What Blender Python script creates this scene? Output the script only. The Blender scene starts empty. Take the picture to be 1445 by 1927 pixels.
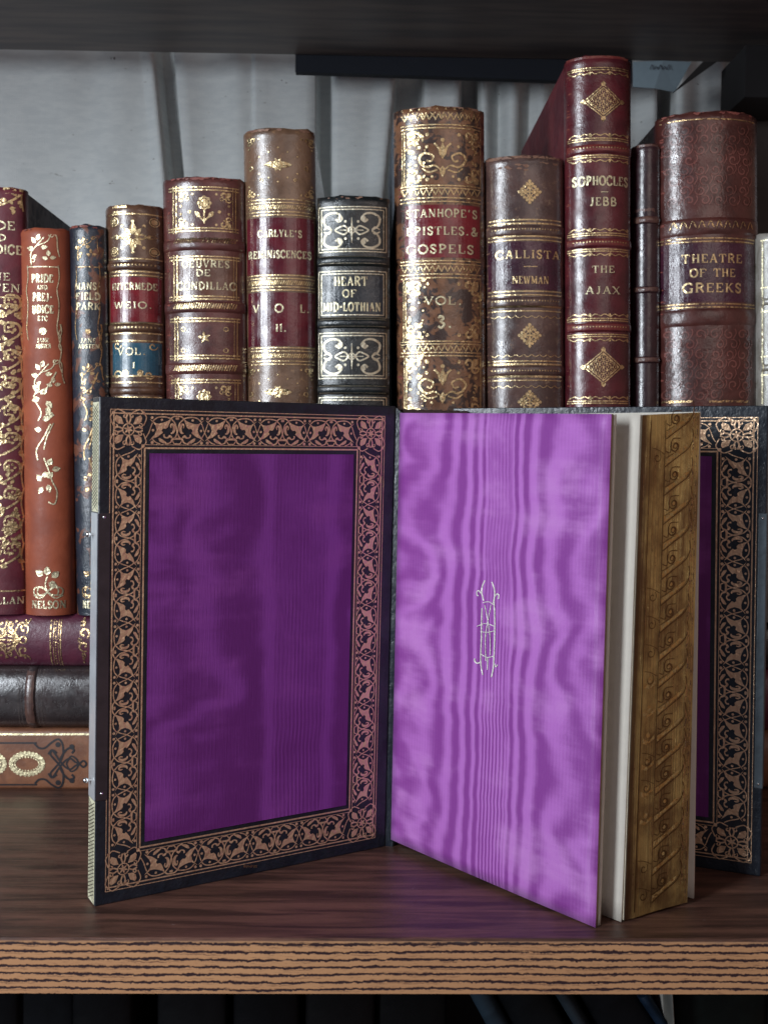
import bpy, math, random
from mathutils import Vector, Matrix, noise
from mathutils.geometry import tessellate_polygon
random.seed(7)
U = 0.0087            # authoring unit (about 9 mm) to metres
S = bpy.context.scene
COL = S.collection
# ------------------------------------------------------------------ camera
F, CX, CY = 2000.0, 722.5, 963.5
CAM = Vector((0, 0, 16.5)); YAW, PIT, ROL = 0.0175, 0.053, 0.0101
fw = Vector((math.sin(YAW)*math.cos(PIT), math.cos(YAW)*math.cos(PIT), -math.sin(PIT)))
r0 = Vector((math.cos(YAW), -math.sin(YAW), 0)); u0 = r0.cross(fw)
cr_ = r0*math.cos(ROL)+u0*math.sin(ROL); cu = -r0*math.sin(ROL)+u0*math.cos(ROL)
cd = bpy.data.cameras.new('camera'); cam = bpy.data.objects.new('camera', cd); COL.objects.link(cam)
cam.matrix_world = Matrix.Translation(CAM*U) @ Matrix((cr_, cu, -fw)).transposed().to_4x4()
cd.sensor_fit = 'VERTICAL'; cd.sensor_height = 24; cd.lens = 24*F/1927
cd.clip_start = 0.01; cd.clip_end = 20
cd.dof.use_dof = True; cd.dof.focus_distance = 43*U; cd.dof.aperture_fstop = 14
S.camera = cam
# ------------------------------------------------------------------ world and lamps
w = bpy.data.worlds.new('World'); S.world = w; w.use_nodes = True
wt = w.node_tree; wc = wt.nodes.new('ShaderNodeTexCoord'); ws = wt.nodes.new('ShaderNodeSeparateXYZ'); wr = wt.nodes.new('ShaderNodeValToRGB')
wm = wt.nodes.new('ShaderNodeMapRange'); wm.inputs[1].default_value = -1; wt.links.new(wc.outputs['Generated'], ws.inputs[0]); wt.links.new(ws.outputs[0], wm.inputs[0])
wt.links.new(wm.outputs[0], wr.inputs[0]); wt.links.new(wr.outputs[0], wt.nodes['Background'].inputs[0])
wr.color_ramp.elements[0].color = (0.6, 0.78, 1.1, 1); wr.color_ramp.elements[1].color = (2.0, 1.15, 0.9, 1); wr.color_ramp.elements[0].position = 0.25
wt.nodes['Background'].inputs[1].default_value = 0.09
def area(name, loc, target, sx, sy, power, col):
    l = bpy.data.lights.new(name, 'AREA'); l.shape = 'RECTANGLE'; l.size = sx*U; l.size_y = sy*U
    l.energy = power; l.color = col
    o = bpy.data.objects.new(name, l); COL.objects.link(o); o.location = Vector(loc)*U
    o.rotation_euler = (Vector(target)-Vector(loc)).to_track_quat('-Z', 'Y').to_euler(); return o
area('window_light', (-59, -16, 35), (0, 46, 12), 16.5, 50, 5.9, (0.86, 0.93, 1.0))
area('fill_light', (42, -70, 60), (4, 44, 12), 60, 60, 1.0, (1.0, 0.86, 0.78))  # added warm fill from front right, brightens the left cover and gilt
S.view_settings.view_transform = 'Standard'; S.view_settings.look = 'None'
S.view_settings.exposure = 0.0; S.view_settings.gamma = 1
# ------------------------------------------------------------------ projection helpers
def ray(px, py): return (fw*F + cr_*(px-CX) - cu*(py-CY)).normalized()
def atY(px, py, Y):
    d = ray(px, py); return CAM + d*((Y-CAM.y)/d.y)
def atZ(px, py, z):
    d = ray(px, py); return CAM + d*((z-CAM.z)/d.z)
def atPl(px, py, p, n):
    d = ray(px, py); return CAM + d*((p-CAM).dot(n)/d.dot(n))
# ------------------------------------------------------------------ node helper
class E:
    def __init__(s, nt, sock): s.nt, s.k = nt, sock
def lk(nt, v, inp):
    if isinstance(v, E): nt.links.new(v.k, inp)
    else: inp.default_value = v
def mop(op):
    def f(a, b=None, c=None, clamp=False):
        nt = next(x.nt for x in (a, b, c) if isinstance(x, E))
        n = nt.nodes.new('ShaderNodeMath'); n.operation = op; n.use_clamp = clamp
        for i, v in enumerate((a, b, c)):
            if v is not None: lk(nt, v, n.inputs[i])
        return E(nt, n.outputs[0])
    return f
add, sub, mul, div, absn, sinn, powr, lnn, mx, mn = [mop(x) for x in ('ADD','SUBTRACT','MULTIPLY','DIVIDE','ABSOLUTE','SINE','POWER','LOGARITHM','MAXIMUM','MINIMUM')]
E.__add__ = lambda a, b: add(a, b); E.__radd__ = lambda a, b: add(a, b)
E.__sub__ = lambda a, b: sub(a, b); E.__rsub__ = lambda a, b: sub(b, a)
E.__mul__ = lambda a, b: mul(a, b); E.__rmul__ = lambda a, b: mul(a, b)
E.__truediv__ = lambda a, b: div(a, b)
def sstep(x, a, b):
    nt = x.nt; n = nt.nodes.new('ShaderNodeMapRange'); n.interpolation_type = 'SMOOTHSTEP'
    lk(nt, x, n.inputs[0]); n.inputs[1].default_value = a; n.inputs[2].default_value = b; return E(nt, n.outputs[0])
def vec(nt, x, y, z=0.0):
    n = nt.nodes.new('ShaderNodeCombineXYZ')
    for i, v in enumerate((x, y, z)): lk(nt, v, n.inputs[i])
    return E(nt, n.outputs[0])
def nz(nt, v, scale=1.0, detail=3.0, rough=0.5, dist=0.0):
    n = nt.nodes.new('ShaderNodeTexNoise'); n.inputs['Scale'].default_value = scale
    n.inputs['Detail'].default_value = detail; n.inputs['Roughness'].default_value = rough; n.inputs['Distortion'].default_value = dist
    nt.links.new(v.k, n.inputs['Vector']); return E(nt, n.outputs[0])
def mixc(nt, f, a, b):
    n = nt.nodes.new('ShaderNodeMix'); n.data_type = 'RGBA'; lk(nt, f, n.inputs[0])
    for v, i in ((a, 6), (b, 7)):
        if isinstance(v, E): nt.links.new(v.k, n.inputs[i])
        else: n.inputs[i].default_value = (*v, 1)
    return E(nt, n.outputs[2])
def coords(nt, kind='Object'):
    t = nt.nodes.new('ShaderNodeTexCoord'); s = nt.nodes.new('ShaderNodeVectorMath'); s.operation = 'SCALE'
    s.inputs[3].default_value = (1/U if kind == 'Object' else 1.0)
    nt.links.new(t.outputs[kind], s.inputs[0]); p = nt.nodes.new('ShaderNodeSeparateXYZ'); nt.links.new(s.outputs[0], p.inputs[0])
    return E(nt, s.outputs[0]), [E(nt, p.outputs[i]) for i in range(3)]
def newmat(name):
    m = bpy.data.materials.new(name); m.use_nodes = True; nt = m.node_tree
    return m, nt, nt.nodes['Principled BSDF']
def setp(nt, b, **k):
    for n, v in k.items():
        n = n.replace('_', ' ')
        if isinstance(v, E): nt.links.new(v.k, b.inputs[n])
        elif isinstance(v, tuple): b.inputs[n].default_value = (*v, 1)
        else: b.inputs[n].default_value = v
def bump(nt, b, h, dist, strength=1.0):
    n = nt.nodes.new('ShaderNodeBump'); n.inputs['Distance'].default_value = dist*U; n.inputs['Strength'].default_value = strength
    nt.links.new(h.k, n.inputs['Height']); nt.links.new(n.outputs[0], b.inputs['Normal']); nt.links.new(n.outputs[0], b.inputs['Coat Normal'])
def leather(name, c1, c2, mott=0.8, rough=0.32, bd=0.02, gs=14, spots=None, scuff=(0.32, 0.2, 0.13), scf=0.66, spec=0.5, stretch=1.0, coat=0.85):
    m, nt, b = newmat(name); v, (x, y, z) = coords(nt)
    base = nz(nt, v, mott, 6, 0.62, 0.6)
    c1 = tuple(k*0.72 for k in c1); c2 = tuple(k*0.78 for k in c2); scuff = tuple(k*0.8 for k in scuff)
    c = mixc(nt, sstep(base, 0.36, 0.62), c1, c2)
    if spots:
        s = nz(nt, v, spots[1], 4, 0.55, 0.9); c = mixc(nt, sstep(s, spots[2], spots[2]+0.035), c, spots[0])
        s = nz(nt, vec(nt, x+7.3, y, z), spots[1]*1.7, 3, 0.5, 1.2); c = mixc(nt, sstep(s, spots[2]+0.03, spots[2]+0.05), c, spots[0])
    wv = nz(nt, v, 3.1, 8, 0.75)
    c = mixc(nt, sstep(wv, scf-0.04, scf+0.06), c, scuff)
    fine = nz(nt, vec(nt, x*stretch, y, z), gs, 3, 0.6)
    big = nz(nt, v, 1.8, 4, 0.6)
    setp(nt, b, Base_Color=c, Roughness=sstep(big, 0.2, 0.8)*0.22+(rough-0.08), Specular_IOR_Level=spec)
    if coat: setp(nt, b, Coat_Weight=coat, Coat_Roughness=sstep(big, 0.25, 0.75)*0.2+0.11)
    bump(nt, b, fine*0.5+big*1.5+nz(nt, v, 4.0, 2, 0.5)*0.35, bd*0.7, 1.0); return m
def gilt(name, col=(0.83, 0.6, 0.3), worn=(0.14, 0.07, 0.035), thr=0.6, rough=0.3, metal=1.0):
    m, nt, b = newmat(name); v, _ = coords(nt)
    s = sstep(nz(nt, v, 5.5, 6, 0.7), thr-0.03, thr+0.05)
    c = mixc(nt, nz(nt, v, 1.2, 2), tuple(k*0.75 for k in col), tuple(min(1, k*1.15) for k in col))
    setp(nt, b, Base_Color=mixc(nt, s, c, worn), Metallic=(1.0-s)*metal, Roughness=nz(nt, v, 9, 3)*0.25+(rough-0.1))
    bump(nt, b, nz(nt, v, 7, 4), 0.05, 0.9); return m
def plain(name, col, rough=0.5, metal=0.0, var=0.12, sc=3.0, bd=0.0, bs=10):
    m, nt, b = newmat(name); v, _ = coords(nt)
    setp(nt, b, Base_Color=mixc(nt, nz(nt, v, sc, 5, 0.6), tuple(k*(1-2*var) for k in col), tuple(min(1, k*(1+2*var)) for k in col)), Roughness=rough, Metallic=metal)
    if bd: bump(nt, b, nz(nt, v, bs, 4), bd, 1)
    return m
# ------------------------------------------------------------------ mesh builder
class MB:
    def __init__(s): s.v, s.f, s.uv = [], [], {}
    def face(s, pts, uvs=None):
        i = len(s.v); s.v += [Vector(p) for p in pts]; s.f.append(tuple(range(i, i+len(pts))))
        if uvs: s.uv[len(s.f)-1] = uvs
    def quads(s, grid, uvg=None, close=False):      # grid[i][j] of points
        n = len(s.v); R, C = len(grid), len(grid[0])
        for r in grid: s.v += [Vector(p) for p in r]
        for i in range(R-1):
            for j in range(C-1):
                s.f.append((n+i*C+j, n+i*C+j+1, n+(i+1)*C+j+1, n+(i+1)*C+j))
                if uvg: s.uv[len(s.f)-1] = [uvg[i][j], uvg[i][j+1], uvg[i+1][j+1], uvg[i+1][j]]
    def hexa(s, c):     # 8 corners: bottom 4 (ccw from above) then top 4
        n = len(s.v); s.v += [Vector(p) for p in c]
        for f in ((3,2,1,0),(4,5,6,7),(0,1,5,4),(1,2,6,5),(2,3,7,6),(3,0,4,7)): s.f.append(tuple(n+k for k in f))
    def box(s, x0, x1, y0, y1, z0, z1): s.hexa([(x0,y0,z0),(x1,y0,z0),(x1,y1,z0),(x0,y1,z0),(x0,y0,z1),(x1,y0,z1),(x1,y1,z1),(x0,y1,z1)])
    def ball(s, c, r, n=12, flat=None):
        g = []
        for i in range(n//2+1):
            a = math.pi*i/(n//2); g.append([Vector(c)+Vector((math.sin(a)*math.cos(t), math.sin(a)*math.sin(t), math.cos(a)))*r for t in [2*math.pi*j/n for j in range(n+1)]])
        s.quads(g)
    def tube(s, pts, r, n=8):
        g = []; pts = [Vector(p) for p in pts]
        for i, p in enumerate(pts):
            d = (pts[min(i+1, len(pts)-1)]-pts[max(i-1, 0)]).normalized(); a = d.orthogonal().normalized(); b = d.cross(a)
            g.append([p+(a*math.cos(t)+b*math.sin(t))*r for t in [2*math.pi*j/n for j in range(n+1)]])
        s.quads(g)
    def build(s, name, mat, parent=None, smooth=False, bevel=0, seg=2, label=None):
        me = bpy.data.meshes.new(name)
        M = Matrix.Identity(4) if parent is None else parent.get_rootmat()
        inv = M.inverted()
        me.from_pydata([tuple((inv @ p if getattr(s, 'world', False) else p)*U) for p in s.v], [], s.f)
        if s.uv:
            l = me.uv_layers.new(name='UVMap')
            for fi, uvs in s.uv.items():
                for k, li in enumerate(me.polygons[fi].loop_indices): l.data[li].uv = uvs[k]
        me.validate()
        ob = bpy.data.objects.new(name, me); COL.objects.link(ob); me.materials.append(mat)
        if parent is not None: ob.parent = parent.o
        if smooth:
            for p in me.polygons: p.use_smooth = True
        if bevel:
            import bmesh
            bm = bmesh.new(); bm.from_mesh(me); bmesh.ops.remove_doubles(bm, verts=bm.verts, dist=1e-7)
            bmesh.ops.bevel(bm, geom=bm.edges[:], offset=bevel*U, segments=seg, affect='EDGES', profile=0.6, clamp_overlap=True)
            bm.to_mesh(me); bm.free()
        if label: ob['label'] = label
        return Node(ob, M)
class Node:
    def __init__(s, o, M): s.o, s.M = o, M
    def get_rootmat(s): return s.M
def thing(name, label, cat, M, group=None):
    o = bpy.data.objects.new(name, None); COL.objects.link(o); o.empty_display_size = 0.01
    m = M.copy(); m.translation = m.translation*U; o.matrix_world = m
    o['label'] = label; o['category'] = cat
    if group: o['group'] = group
    return Node(o, M)
def tagm(n, label=None, cat=None, kind=None, group=None):
    for k, v in (('label', label), ('category', cat), ('kind', kind), ('group', group)):
        if v: n.o[k] = v
# ------------------------------------------------------------------ 2-D drawing onto surfaces
def cr(pts, n=5):
    if len(pts) < 3: return list(pts)
    P = [pts[0]]+list(pts)+[pts[-1]]; out = []
    for i in range(1, len(P)-2):
        p0, p1, p2, p3 = P[i-1:i+3]
        for k in range(n):
            t = k/n; out.append(tuple(0.5*((2*p1[a])+(-p0[a]+p2[a])*t+(2*p0[a]-5*p1[a]+4*p2[a]-p3[a])*t*t+(-p0[a]+3*p1[a]-3*p2[a]+p3[a])*t**3) for a in (0, 1)))
    return out+[tuple(pts[-1])]
class Canvas:
    """draws thin relief (tooling, lettering) on a surface; surf(x, y, off) gives a point in the thing's frame"""
    def __init__(s, surf, step=6.0, off=0.006, xf=None):
        s.surf, s.mb, s.step, s.off, s.n, s.xf = surf, MB(), step, off, 0, xf or (lambda x, y: (x, y))
    def o(s): s.n += 1; return s.off+(s.n % 11)*0.0007
    def stroke(s, pts, w, smooth=True, taper=False):
        pts = cr(pts) if smooth else list(pts)
        wl = w if isinstance(w, (list, tuple)) else None
        pts = [s.xf(*p) for p in pts]
        q = [pts[0]]; t = [0.0]; n = len(pts)-1
        for i in range(n):
            a, b = pts[i], pts[i+1]; L = math.hypot(b[0]-a[0], b[1]-a[1])
            if L < 1e-6: continue
            k = max(1, int(L/s.step))
            for j in range(1, k+1): q.append((a[0]+(b[0]-a[0])*j/k, a[1]+(b[1]-a[1])*j/k)); t.append((i+j/k)/n)
        if len(q) < 2: return
        off = s.o(); g = []
        for i, p in enumerate(q):
            a, b = q[max(i-1, 0)], q[min(i+1, len(q)-1)]; dx, dy = b[0]-a[0], b[1]-a[1]; L = math.hypot(dx, dy) or 1
            if wl: f = t[i]*(len(wl)-1); k = min(int(f), len(wl)-2); ww = wl[k]+(wl[k+1]-wl[k])*(f-k)
            else: ww = w*(math.sin(math.pi*min(max(t[i], 0.06), 0.94))**0.6 if taper else 1)
            nx, ny = -dy/L*ww/2, dx/L*ww/2
            g.append([s.surf(p[0]+nx, p[1]+ny, off), s.surf(p[0]-nx, p[1]-ny, off)])
        s.mb.quads(g)
    def poly(s, pts, smooth=False):
        if smooth: pts = cr(list(pts)+[pts[0]])[:-1]
        pts = [s.xf(*p) for p in pts]; off = s.o(); n = len(s.mb.v)
        s.mb.v += [Vector(s.surf(p[0], p[1], off)) for p in pts]
        for t in tessellate_polygon([[Vector((p[0], p[1], 0)) for p in pts]]): s.mb.f.append(tuple(n+i for i in t))
    def dot(s, x, y, r, ry=None): s.poly([(x+r*math.cos(a), y+(ry or r)*math.sin(a)) for a in [k*math.pi/5 for k in range(10)]])
    def ring(s, x, y, r, w): s.stroke([(x+r*math.cos(a), y+r*math.sin(a)) for a in [k*math.pi/6 for k in range(13)]], w, smooth=False)
    def rect(s, x0, y0, x1, y1, nx=14, ny=2, jag=0.0):
        off = s.o(); g = []
        for i in range(ny+1):
            g.append([s.surf(*s.xf(x0+(x1-x0)*j/nx+ (random.uniform(-jag, jag) if j in (0, nx) else 0), y0+(y1-y0)*i/ny+(random.uniform(-jag, jag) if i in (0, ny) else 0)), off) for j in range(nx+1)])
        s.mb.quads(g)
    def hl(s, y, x0, x1, w): s.rect(x0, y-w/2, x1, y+w/2, 14, 1, 0.12)
    def vl(s, x, y0, y1, w): s.stroke([(x, y0), (x, y1)], w, smooth=False)
    def frame(s, x0, y0, x1, y1, w): s.hl(y0, x0, x1, w); s.hl(y1, x0, x1, w); s.vl(x0, y0, y1, w); s.vl(x1, y0, y1, w)
    def rope(s, y, x0, x1, n, h, w, sl=0.5):
        for i in range(n):
            x = x0+(x1-x0)*(i+0.5)/n; hh = h*random.uniform(0.8, 1.1); s.stroke([(x-h*sl/2, y+hh/2), (x+h*sl/2, y-hh/2)], w*random.uniform(0.8, 1.2), smooth=False)
    def zig(s, y, x0, x1, n, h, w): s.stroke([(x0+(x1-x0)*i/(2*n), y+(h/2 if i % 2 else -h/2)) for i in range(2*n+1)], w, smooth=False)
    def beads(s, y, x0, x1, n, r):
        for i in range(n): s.dot(x0+(x1-x0)*(i+0.5)/n, y, r*random.uniform(0.7, 1.1))
    def leaf(s, x, y, L, a, w=0.42):
        w *= 1.25
        c, q = math.cos(a), -math.sin(a); P = [(0, 0), (0.3, w/2), (0.62, w*0.45), (1, 0), (0.62, -w*0.45), (0.3, -w/2)]
        s.poly([(x+L*(u*c-v*q), y+L*(u*q+v*c)) for u, v in P])
    def spiral(s, x, y, r, a0, turns, w, hand=1):
        n = 14; s.stroke([(x+r*(1-0.75*i/n)*math.cos(a0+hand*turns*2*math.pi*i/n), y+r*(1-0.75*i/n)*math.sin(a0+hand*turns*2*math.pi*i/n)) for i in range(n+1)], [w*0.6, w*1.2, w], smooth=False)
    def cornerset(s, x0, y0, x1, y1, f):       # a sprig in each corner of a panel
        for sx, x in ((1, x0), (-1, x1)):
            for sy, y in ((1, y0), (-1, y1)):
                s.spiral(x+sx*f*0.62, y+sy*f*0.3, f*0.3, math.pi*(0.5 if sy > 0 else 1.5), 1.0, f*0.13, sx*sy)
                s.spiral(x+sx*f*0.26, y+sy*f*0.62, f*0.24, 0, 1.0, f*0.12, -sx*sy)
                s.leaf(x+sx*f*0.05, y+sy*f*0.05, f*0.6, (-math.pi/4 if sy > 0 else math.pi/4) if sx > 0 else (-3*math.pi/4 if sy > 0 else 3*math.pi/4), 0.5)
                s.dot(x+sx*f*1.15, y+sy*f*0.22, f*0.1); s.dot(x+sx*f*0.2, y+sy*f*1.1, f*0.1)
    def text(s, t, cx, cy, h, W, wt=1.0):
        adv = [0.42 if c in " .'-:" else FW.get(c, 0.78) for c in t]; gap = 0.22
        tot = sum(adv)+gap*(len(t)-1); kx = W/tot; x = cx-W/2
        for c, a in zip(t, adv):
            for st in FONT.get(c, ()):
                th = {'T': 0.2, 't': 0.1, 's': 0.08}[st[0]]*h*wt
                P = [(x+px*a*kx, cy+h/2-py*h) for px, py in st[1]]
                s.stroke(P, th, smooth=len(P) > 2 and st[0] != 's' and c in 'BCDGJOPRSU3&Q')
            x += (a+gap)*kx
    def done(s, name, mat, parent): return s.mb.build(name, mat, parent)
def V_(x): return ('T', [(x, 0), (x, 1)])
def sf(x, y, w=0.16): return ('s', [(x-w, y), (x+w, y)])
FW = {'I': 0.36, 'M': 1.0, 'W': 1.05, 'N': 0.86, 'O': 0.86, 'C': 0.8, 'G': 0.86, 'J': 0.5, 'E': 0.68, 'L': 0.66, 'S': 0.6, 'P': 0.68, 'D': 0.84}
C_ = [(0.95, 0.78), (0.8, 0.95), (0.5, 1.0), (0.15, 0.82), (0.04, 0.5), (0.15, 0.18), (0.5, 0.0), (0.8, 0.06), (0.97, 0.25)]
FONT = {
 'A': [('t', [(0.08, 0), (0.48, 1)]), ('T', [(0.48, 1), (0.88, 0)]), ('t', [(0.24, 0.36), (0.72, 0.36)]), sf(0.08, 0.03), sf(0.88, 0.03)],
 'B': [V_(0.18), ('T', [(0.1, 0.98), (0.6, 0.97), (0.78, 0.76), (0.6, 0.55), (0.2, 0.53)]), ('T', [(0.2, 0.53), (0.7, 0.5), (0.9, 0.27), (0.7, 0.03), (0.1, 0.02)])],
 'C': [('T', C_), ('s', [(0.93, 0.98), (0.93, 0.68)])],
 'D': [V_(0.18), ('T', [(0.05, 0.98), (0.5, 0.96), (0.92, 0.7), (0.92, 0.3), (0.5, 0.04), (0.05, 0.02)])],
 'E': [V_(0.2), ('t', [(0.02, 0.96), (0.9, 0.96)]), ('t', [(0.2, 0.52), (0.7, 0.52)]), ('t', [(0.02, 0.04), (0.95, 0.04)]), ('s', [(0.9, 1), (0.9, 0.74)]), ('s', [(0.95, 0), (0.95, 0.28)])],
 'F': [V_(0.2), ('t', [(0.02, 0.96), (0.92, 0.96)]), ('t', [(0.2, 0.52), (0.7, 0.52)]), sf(0.2, 0.03), ('s', [(0.92, 1), (0.92, 0.72)])],
 'G': [('T', C_[:-1]+[(0.88, 0.1)]), ('T', [(0.88, 0.44), (0.88, 0.05)]), sf(0.85, 0.44)],
 'H': [V_(0.18), V_(0.84), ('t', [(0.18, 0.52), (0.84, 0.52)])]+[sf(x, y) for x in (0.18, 0.84) for y in (0.03, 0.97)],
 'I': [V_(0.5), sf(0.5, 0.03, 0.4), sf(0.5, 0.97, 0.4)],
 'J': [('T', [(0.62, 1), (0.62, 0.3), (0.45, 0.04), (0.12, 0.08)]), sf(0.62, 0.97, 0.28)],
 'K': [V_(0.18), ('t', [(0.22, 0.42), (0.84, 1)]), ('T', [(0.4, 0.58), (0.88, 0)]), sf(0.18, 0.03), sf(0.18, 0.97), sf(0.84, 0.97), sf(0.88, 0.03)],
 'L': [V_(0.22), ('t', [(0.02, 0.04), (0.95, 0.04)]), sf(0.22, 0.97, 0.2), ('s', [(0.95, 0), (0.95, 0.32)])],
 'M': [('t', [(0.12, 0), (0.14, 1)]), ('T', [(0.14, 1), (0.5, 0.08)]), ('t', [(0.5, 0.08), (0.84, 1)]), V_(0.87), sf(0.12, 0.03, 0.12), sf(0.87, 0.03, 0.12), sf(0.1, 0.97, 0.1), sf(0.9, 0.97, 0.1)],
 'N': [('t', [(0.14, 0), (0.14, 1)]), ('T', [(0.14, 1), (0.86, 0.02)]), ('t', [(0.86, 0), (0.86, 1)]), sf(0.14, 0.03), sf(0.1, 0.97, 0.12), sf(0.86, 0.97)],
 'O': [('T', [(0.5, 1), (0.16, 0.84), (0.04, 0.5), (0.16, 0.16), (0.5, 0), (0.84, 0.16), (0.96, 0.5), (0.84, 0.84), (0.5, 1)])],
 'P': [V_(0.2), ('T', [(0.05, 0.98), (0.6, 0.97), (0.9, 0.74), (0.6, 0.48), (0.2, 0.46)]), sf(0.2, 0.03, 0.2)],
 'R': [V_(0.18), ('T', [(0.05, 0.98), (0.6, 0.97), (0.84, 0.76), (0.6, 0.53), (0.2, 0.5)]), ('T', [(0.48, 0.52), (0.7, 0.3), (0.92, 0.0)]), sf(0.18, 0.03), sf(0.9, 0.03, 0.1)],
 'S': [('T', [(0.86, 0.8), (0.6, 0.98), (0.22, 0.9), (0.16, 0.68), (0.5, 0.5), (0.86, 0.32), (0.78, 0.08), (0.42, 0.0), (0.1, 0.18)]), ('s', [(0.9, 0.98), (0.9, 0.7)]), ('s', [(0.08, 0.02), (0.08, 0.32)])],
 'T': [V_(0.5), ('t', [(0.02, 0.96), (0.98, 0.96)]), sf(0.5, 0.03, 0.2), ('s', [(0.03, 1), (0.03, 0.72)]), ('s', [(0.97, 1), (0.97, 0.72)])],
 'U': [('T', [(0.18, 1), (0.18, 0.35), (0.35, 0.05), (0.65, 0.04), (0.84, 0.3), (0.84, 1)]), sf(0.18, 0.97), sf(0.84, 0.97)],
 'V': [('T', [(0.08, 1), (0.5, 0)]), ('t', [(0.5, 0), (0.92, 1)]), sf(0.1, 0.97), sf(0.9, 0.97)],
 'W': [('T', [(0.05, 1), (0.28, 0)]), ('t', [(0.28, 0), (0.5, 0.95)]), ('T', [(0.5, 0.95), (0.72, 0)]), ('t', [(0.72, 0), (0.95, 1)]), sf(0.07, 0.97, 0.1), sf(0.93, 0.97, 0.1)],
 'X': [('T', [(0.1, 1), (0.9, 0)]), ('t', [(0.88, 1), (0.1, 0)]), sf(0.1, 0.97), sf(0.88, 0.97, 0.12), sf(0.1, 0.03, 0.12), sf(0.9, 0.03)],
 'Y': [('T', [(0.08, 1), (0.5, 0.48)]), ('t', [(0.92, 1), (0.5, 0.48)]), ('T', [(0.5, 0.5), (0.5, 0)]), sf(0.1, 0.97), sf(0.9, 0.97), sf(0.5, 0.03)],
 '.': [('T', [(0.4, 0.0), (0.4, 0.17)])], "'": [('T', [(0.5, 1), (0.4, 0.72)])], '-': [('T', [(0.1, 0.5), (0.9, 0.5)])], ':': [('T', [(0.5, 0.42), (0.5, 0.6)])],
 '&': [('T', [(0.95, 0.5), (0.7, 0.1), (0.35, 0.0), (0.1, 0.22), (0.35, 0.5), (0.62, 0.75), (0.45, 1.0), (0.25, 0.8), (0.9, 0.0)])],
 '3': [('T', [(0.12, 0.8), (0.4, 1.0), (0.75, 0.82), (0.45, 0.55), (0.85, 0.3), (0.5, 0.0), (0.1, 0.15)])],
}
# ------------------------------------------------------------------ materials
GOLD = gilt('gilt_tooling', (0.9, 0.68, 0.38), thr=0.6)
GOLD_P = gilt('pale_gilt', (0.95, 0.82, 0.55), (0.24, 0.13, 0.08), thr=0.58, rough=0.4, metal=0.85)
GOLD_W = gilt('worn_gilt', (0.75, 0.52, 0.27), (0.1, 0.045, 0.03), thr=0.53)
GOLD_B = gilt('border_gilt', (1.0, 0.62, 0.4), (0.5, 0.24, 0.15), thr=0.66, rough=0.34, metal=0.68)
BLK_TOOL = plain('black_tooling', (0.02, 0.018, 0.022), 0.5)
PAPER = plain('page_paper', (0.72, 0.68, 0.6), 0.8, var=0.04, bd=0.01, bs=25)
PAPER_E = plain('page_edges', (0.3, 0.2, 0.12), 0.7, var=0.2)
METAL = plain('silver_clasp', (0.72, 0.78, 0.86), 0.3, 0.5, 0.22, 0.5, bd=0.06, bs=1.2)
METAL_N = plain('silver_nail', (0.8, 0.8, 0.8), 0.22, 1.0)

def wood_top():
    m, nt, b = newmat('dark_shelf_wood'); v, (x, y, z) = coords(nt)
    g = nz(nt, vec(nt, x*0.07, y*0.9, z), 2.2, 8, 0.65, 0.8); f = nz(nt, vec(nt, x*0.4, y*7, z), 3, 8, 0.75)
    c = mixc(nt, sstep(g, 0.35, 0.66), (0.045, 0.022, 0.016), (0.17, 0.08, 0.055)); c = mixc(nt, sstep(f, 0.45, 0.7)*0.5, c, (0.022, 0.011, 0.009))
    sp = nz(nt, v, 6, 3, 0.5); c = mixc(nt, sstep(sp, 0.745, 0.765), c, (0.35, 0.3, 0.28))
    setp(nt, b, Base_Color=c, Roughness=nz(nt, v, 0.8, 5)*0.2+0.26, Specular_IOR_Level=0.5); bump(nt, b, f, 0.012); return m
def wood_edge():
    m, nt, b = newmat('striped_edge_veneer'); v, (x, y, z) = coords(nt)
    wob = (nz(nt, vec(nt, x*0.12, 0.0, z*0.5), 1.0, 2)-0.5)*0.32+(nz(nt, vec(nt, x*1.6, 3.0, z*1.2), 2.0, 5, 0.8)-0.5)*0.24
    zz = (z+wob)*(2*math.pi/0.262)
    s = sinn(zz); th = nz(nt, vec(nt, x*0.5, 1.0, z*2.0), 2.0, 4, 0.7)
    l = sstep(s+(th-0.5)*2.4, 0.45, 0.8)
    fine = nz(nt, vec(nt, x*0.8, 5.0, z*9), 2.5, 5, 0.8); flk = sstep(fine, 0.54, 0.68)*0.7
    c = mixc(nt, nz(nt, vec(nt, x*0.1, 0.0, z), 1.2, 4), (0.41, 0.2, 0.095), (0.6, 0.325, 0.16))
    s2 = sinn(zz*2.0+nz(nt, vec(nt, x*0.7, 9.0, z), 1.5, 4)*5.0); m2 = sstep(nz(nt, vec(nt, x*0.35, 4.0, z*2.5), 1.3, 4, .7), 0.5, 0.62)
    c = mixc(nt, sstep(s2, 0.6, 0.95)*m2*0.7, c, (0.07, 0.03, 0.025))
    c = mixc(nt, flk, c, (0.1, 0.045, 0.035)); c = mixc(nt, l, c, (0.03, 0.012, 0.015))
    c = mixc(nt, sstep(z+(th-0.5)*0.3, -0.2, 0.02)*0.8, c, (0.09, 0.08, 0.08))
    setp(nt, b, Base_Color=c, Roughness=0.5); bump(nt, b, 1.0-l, 0.02); return m
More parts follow.
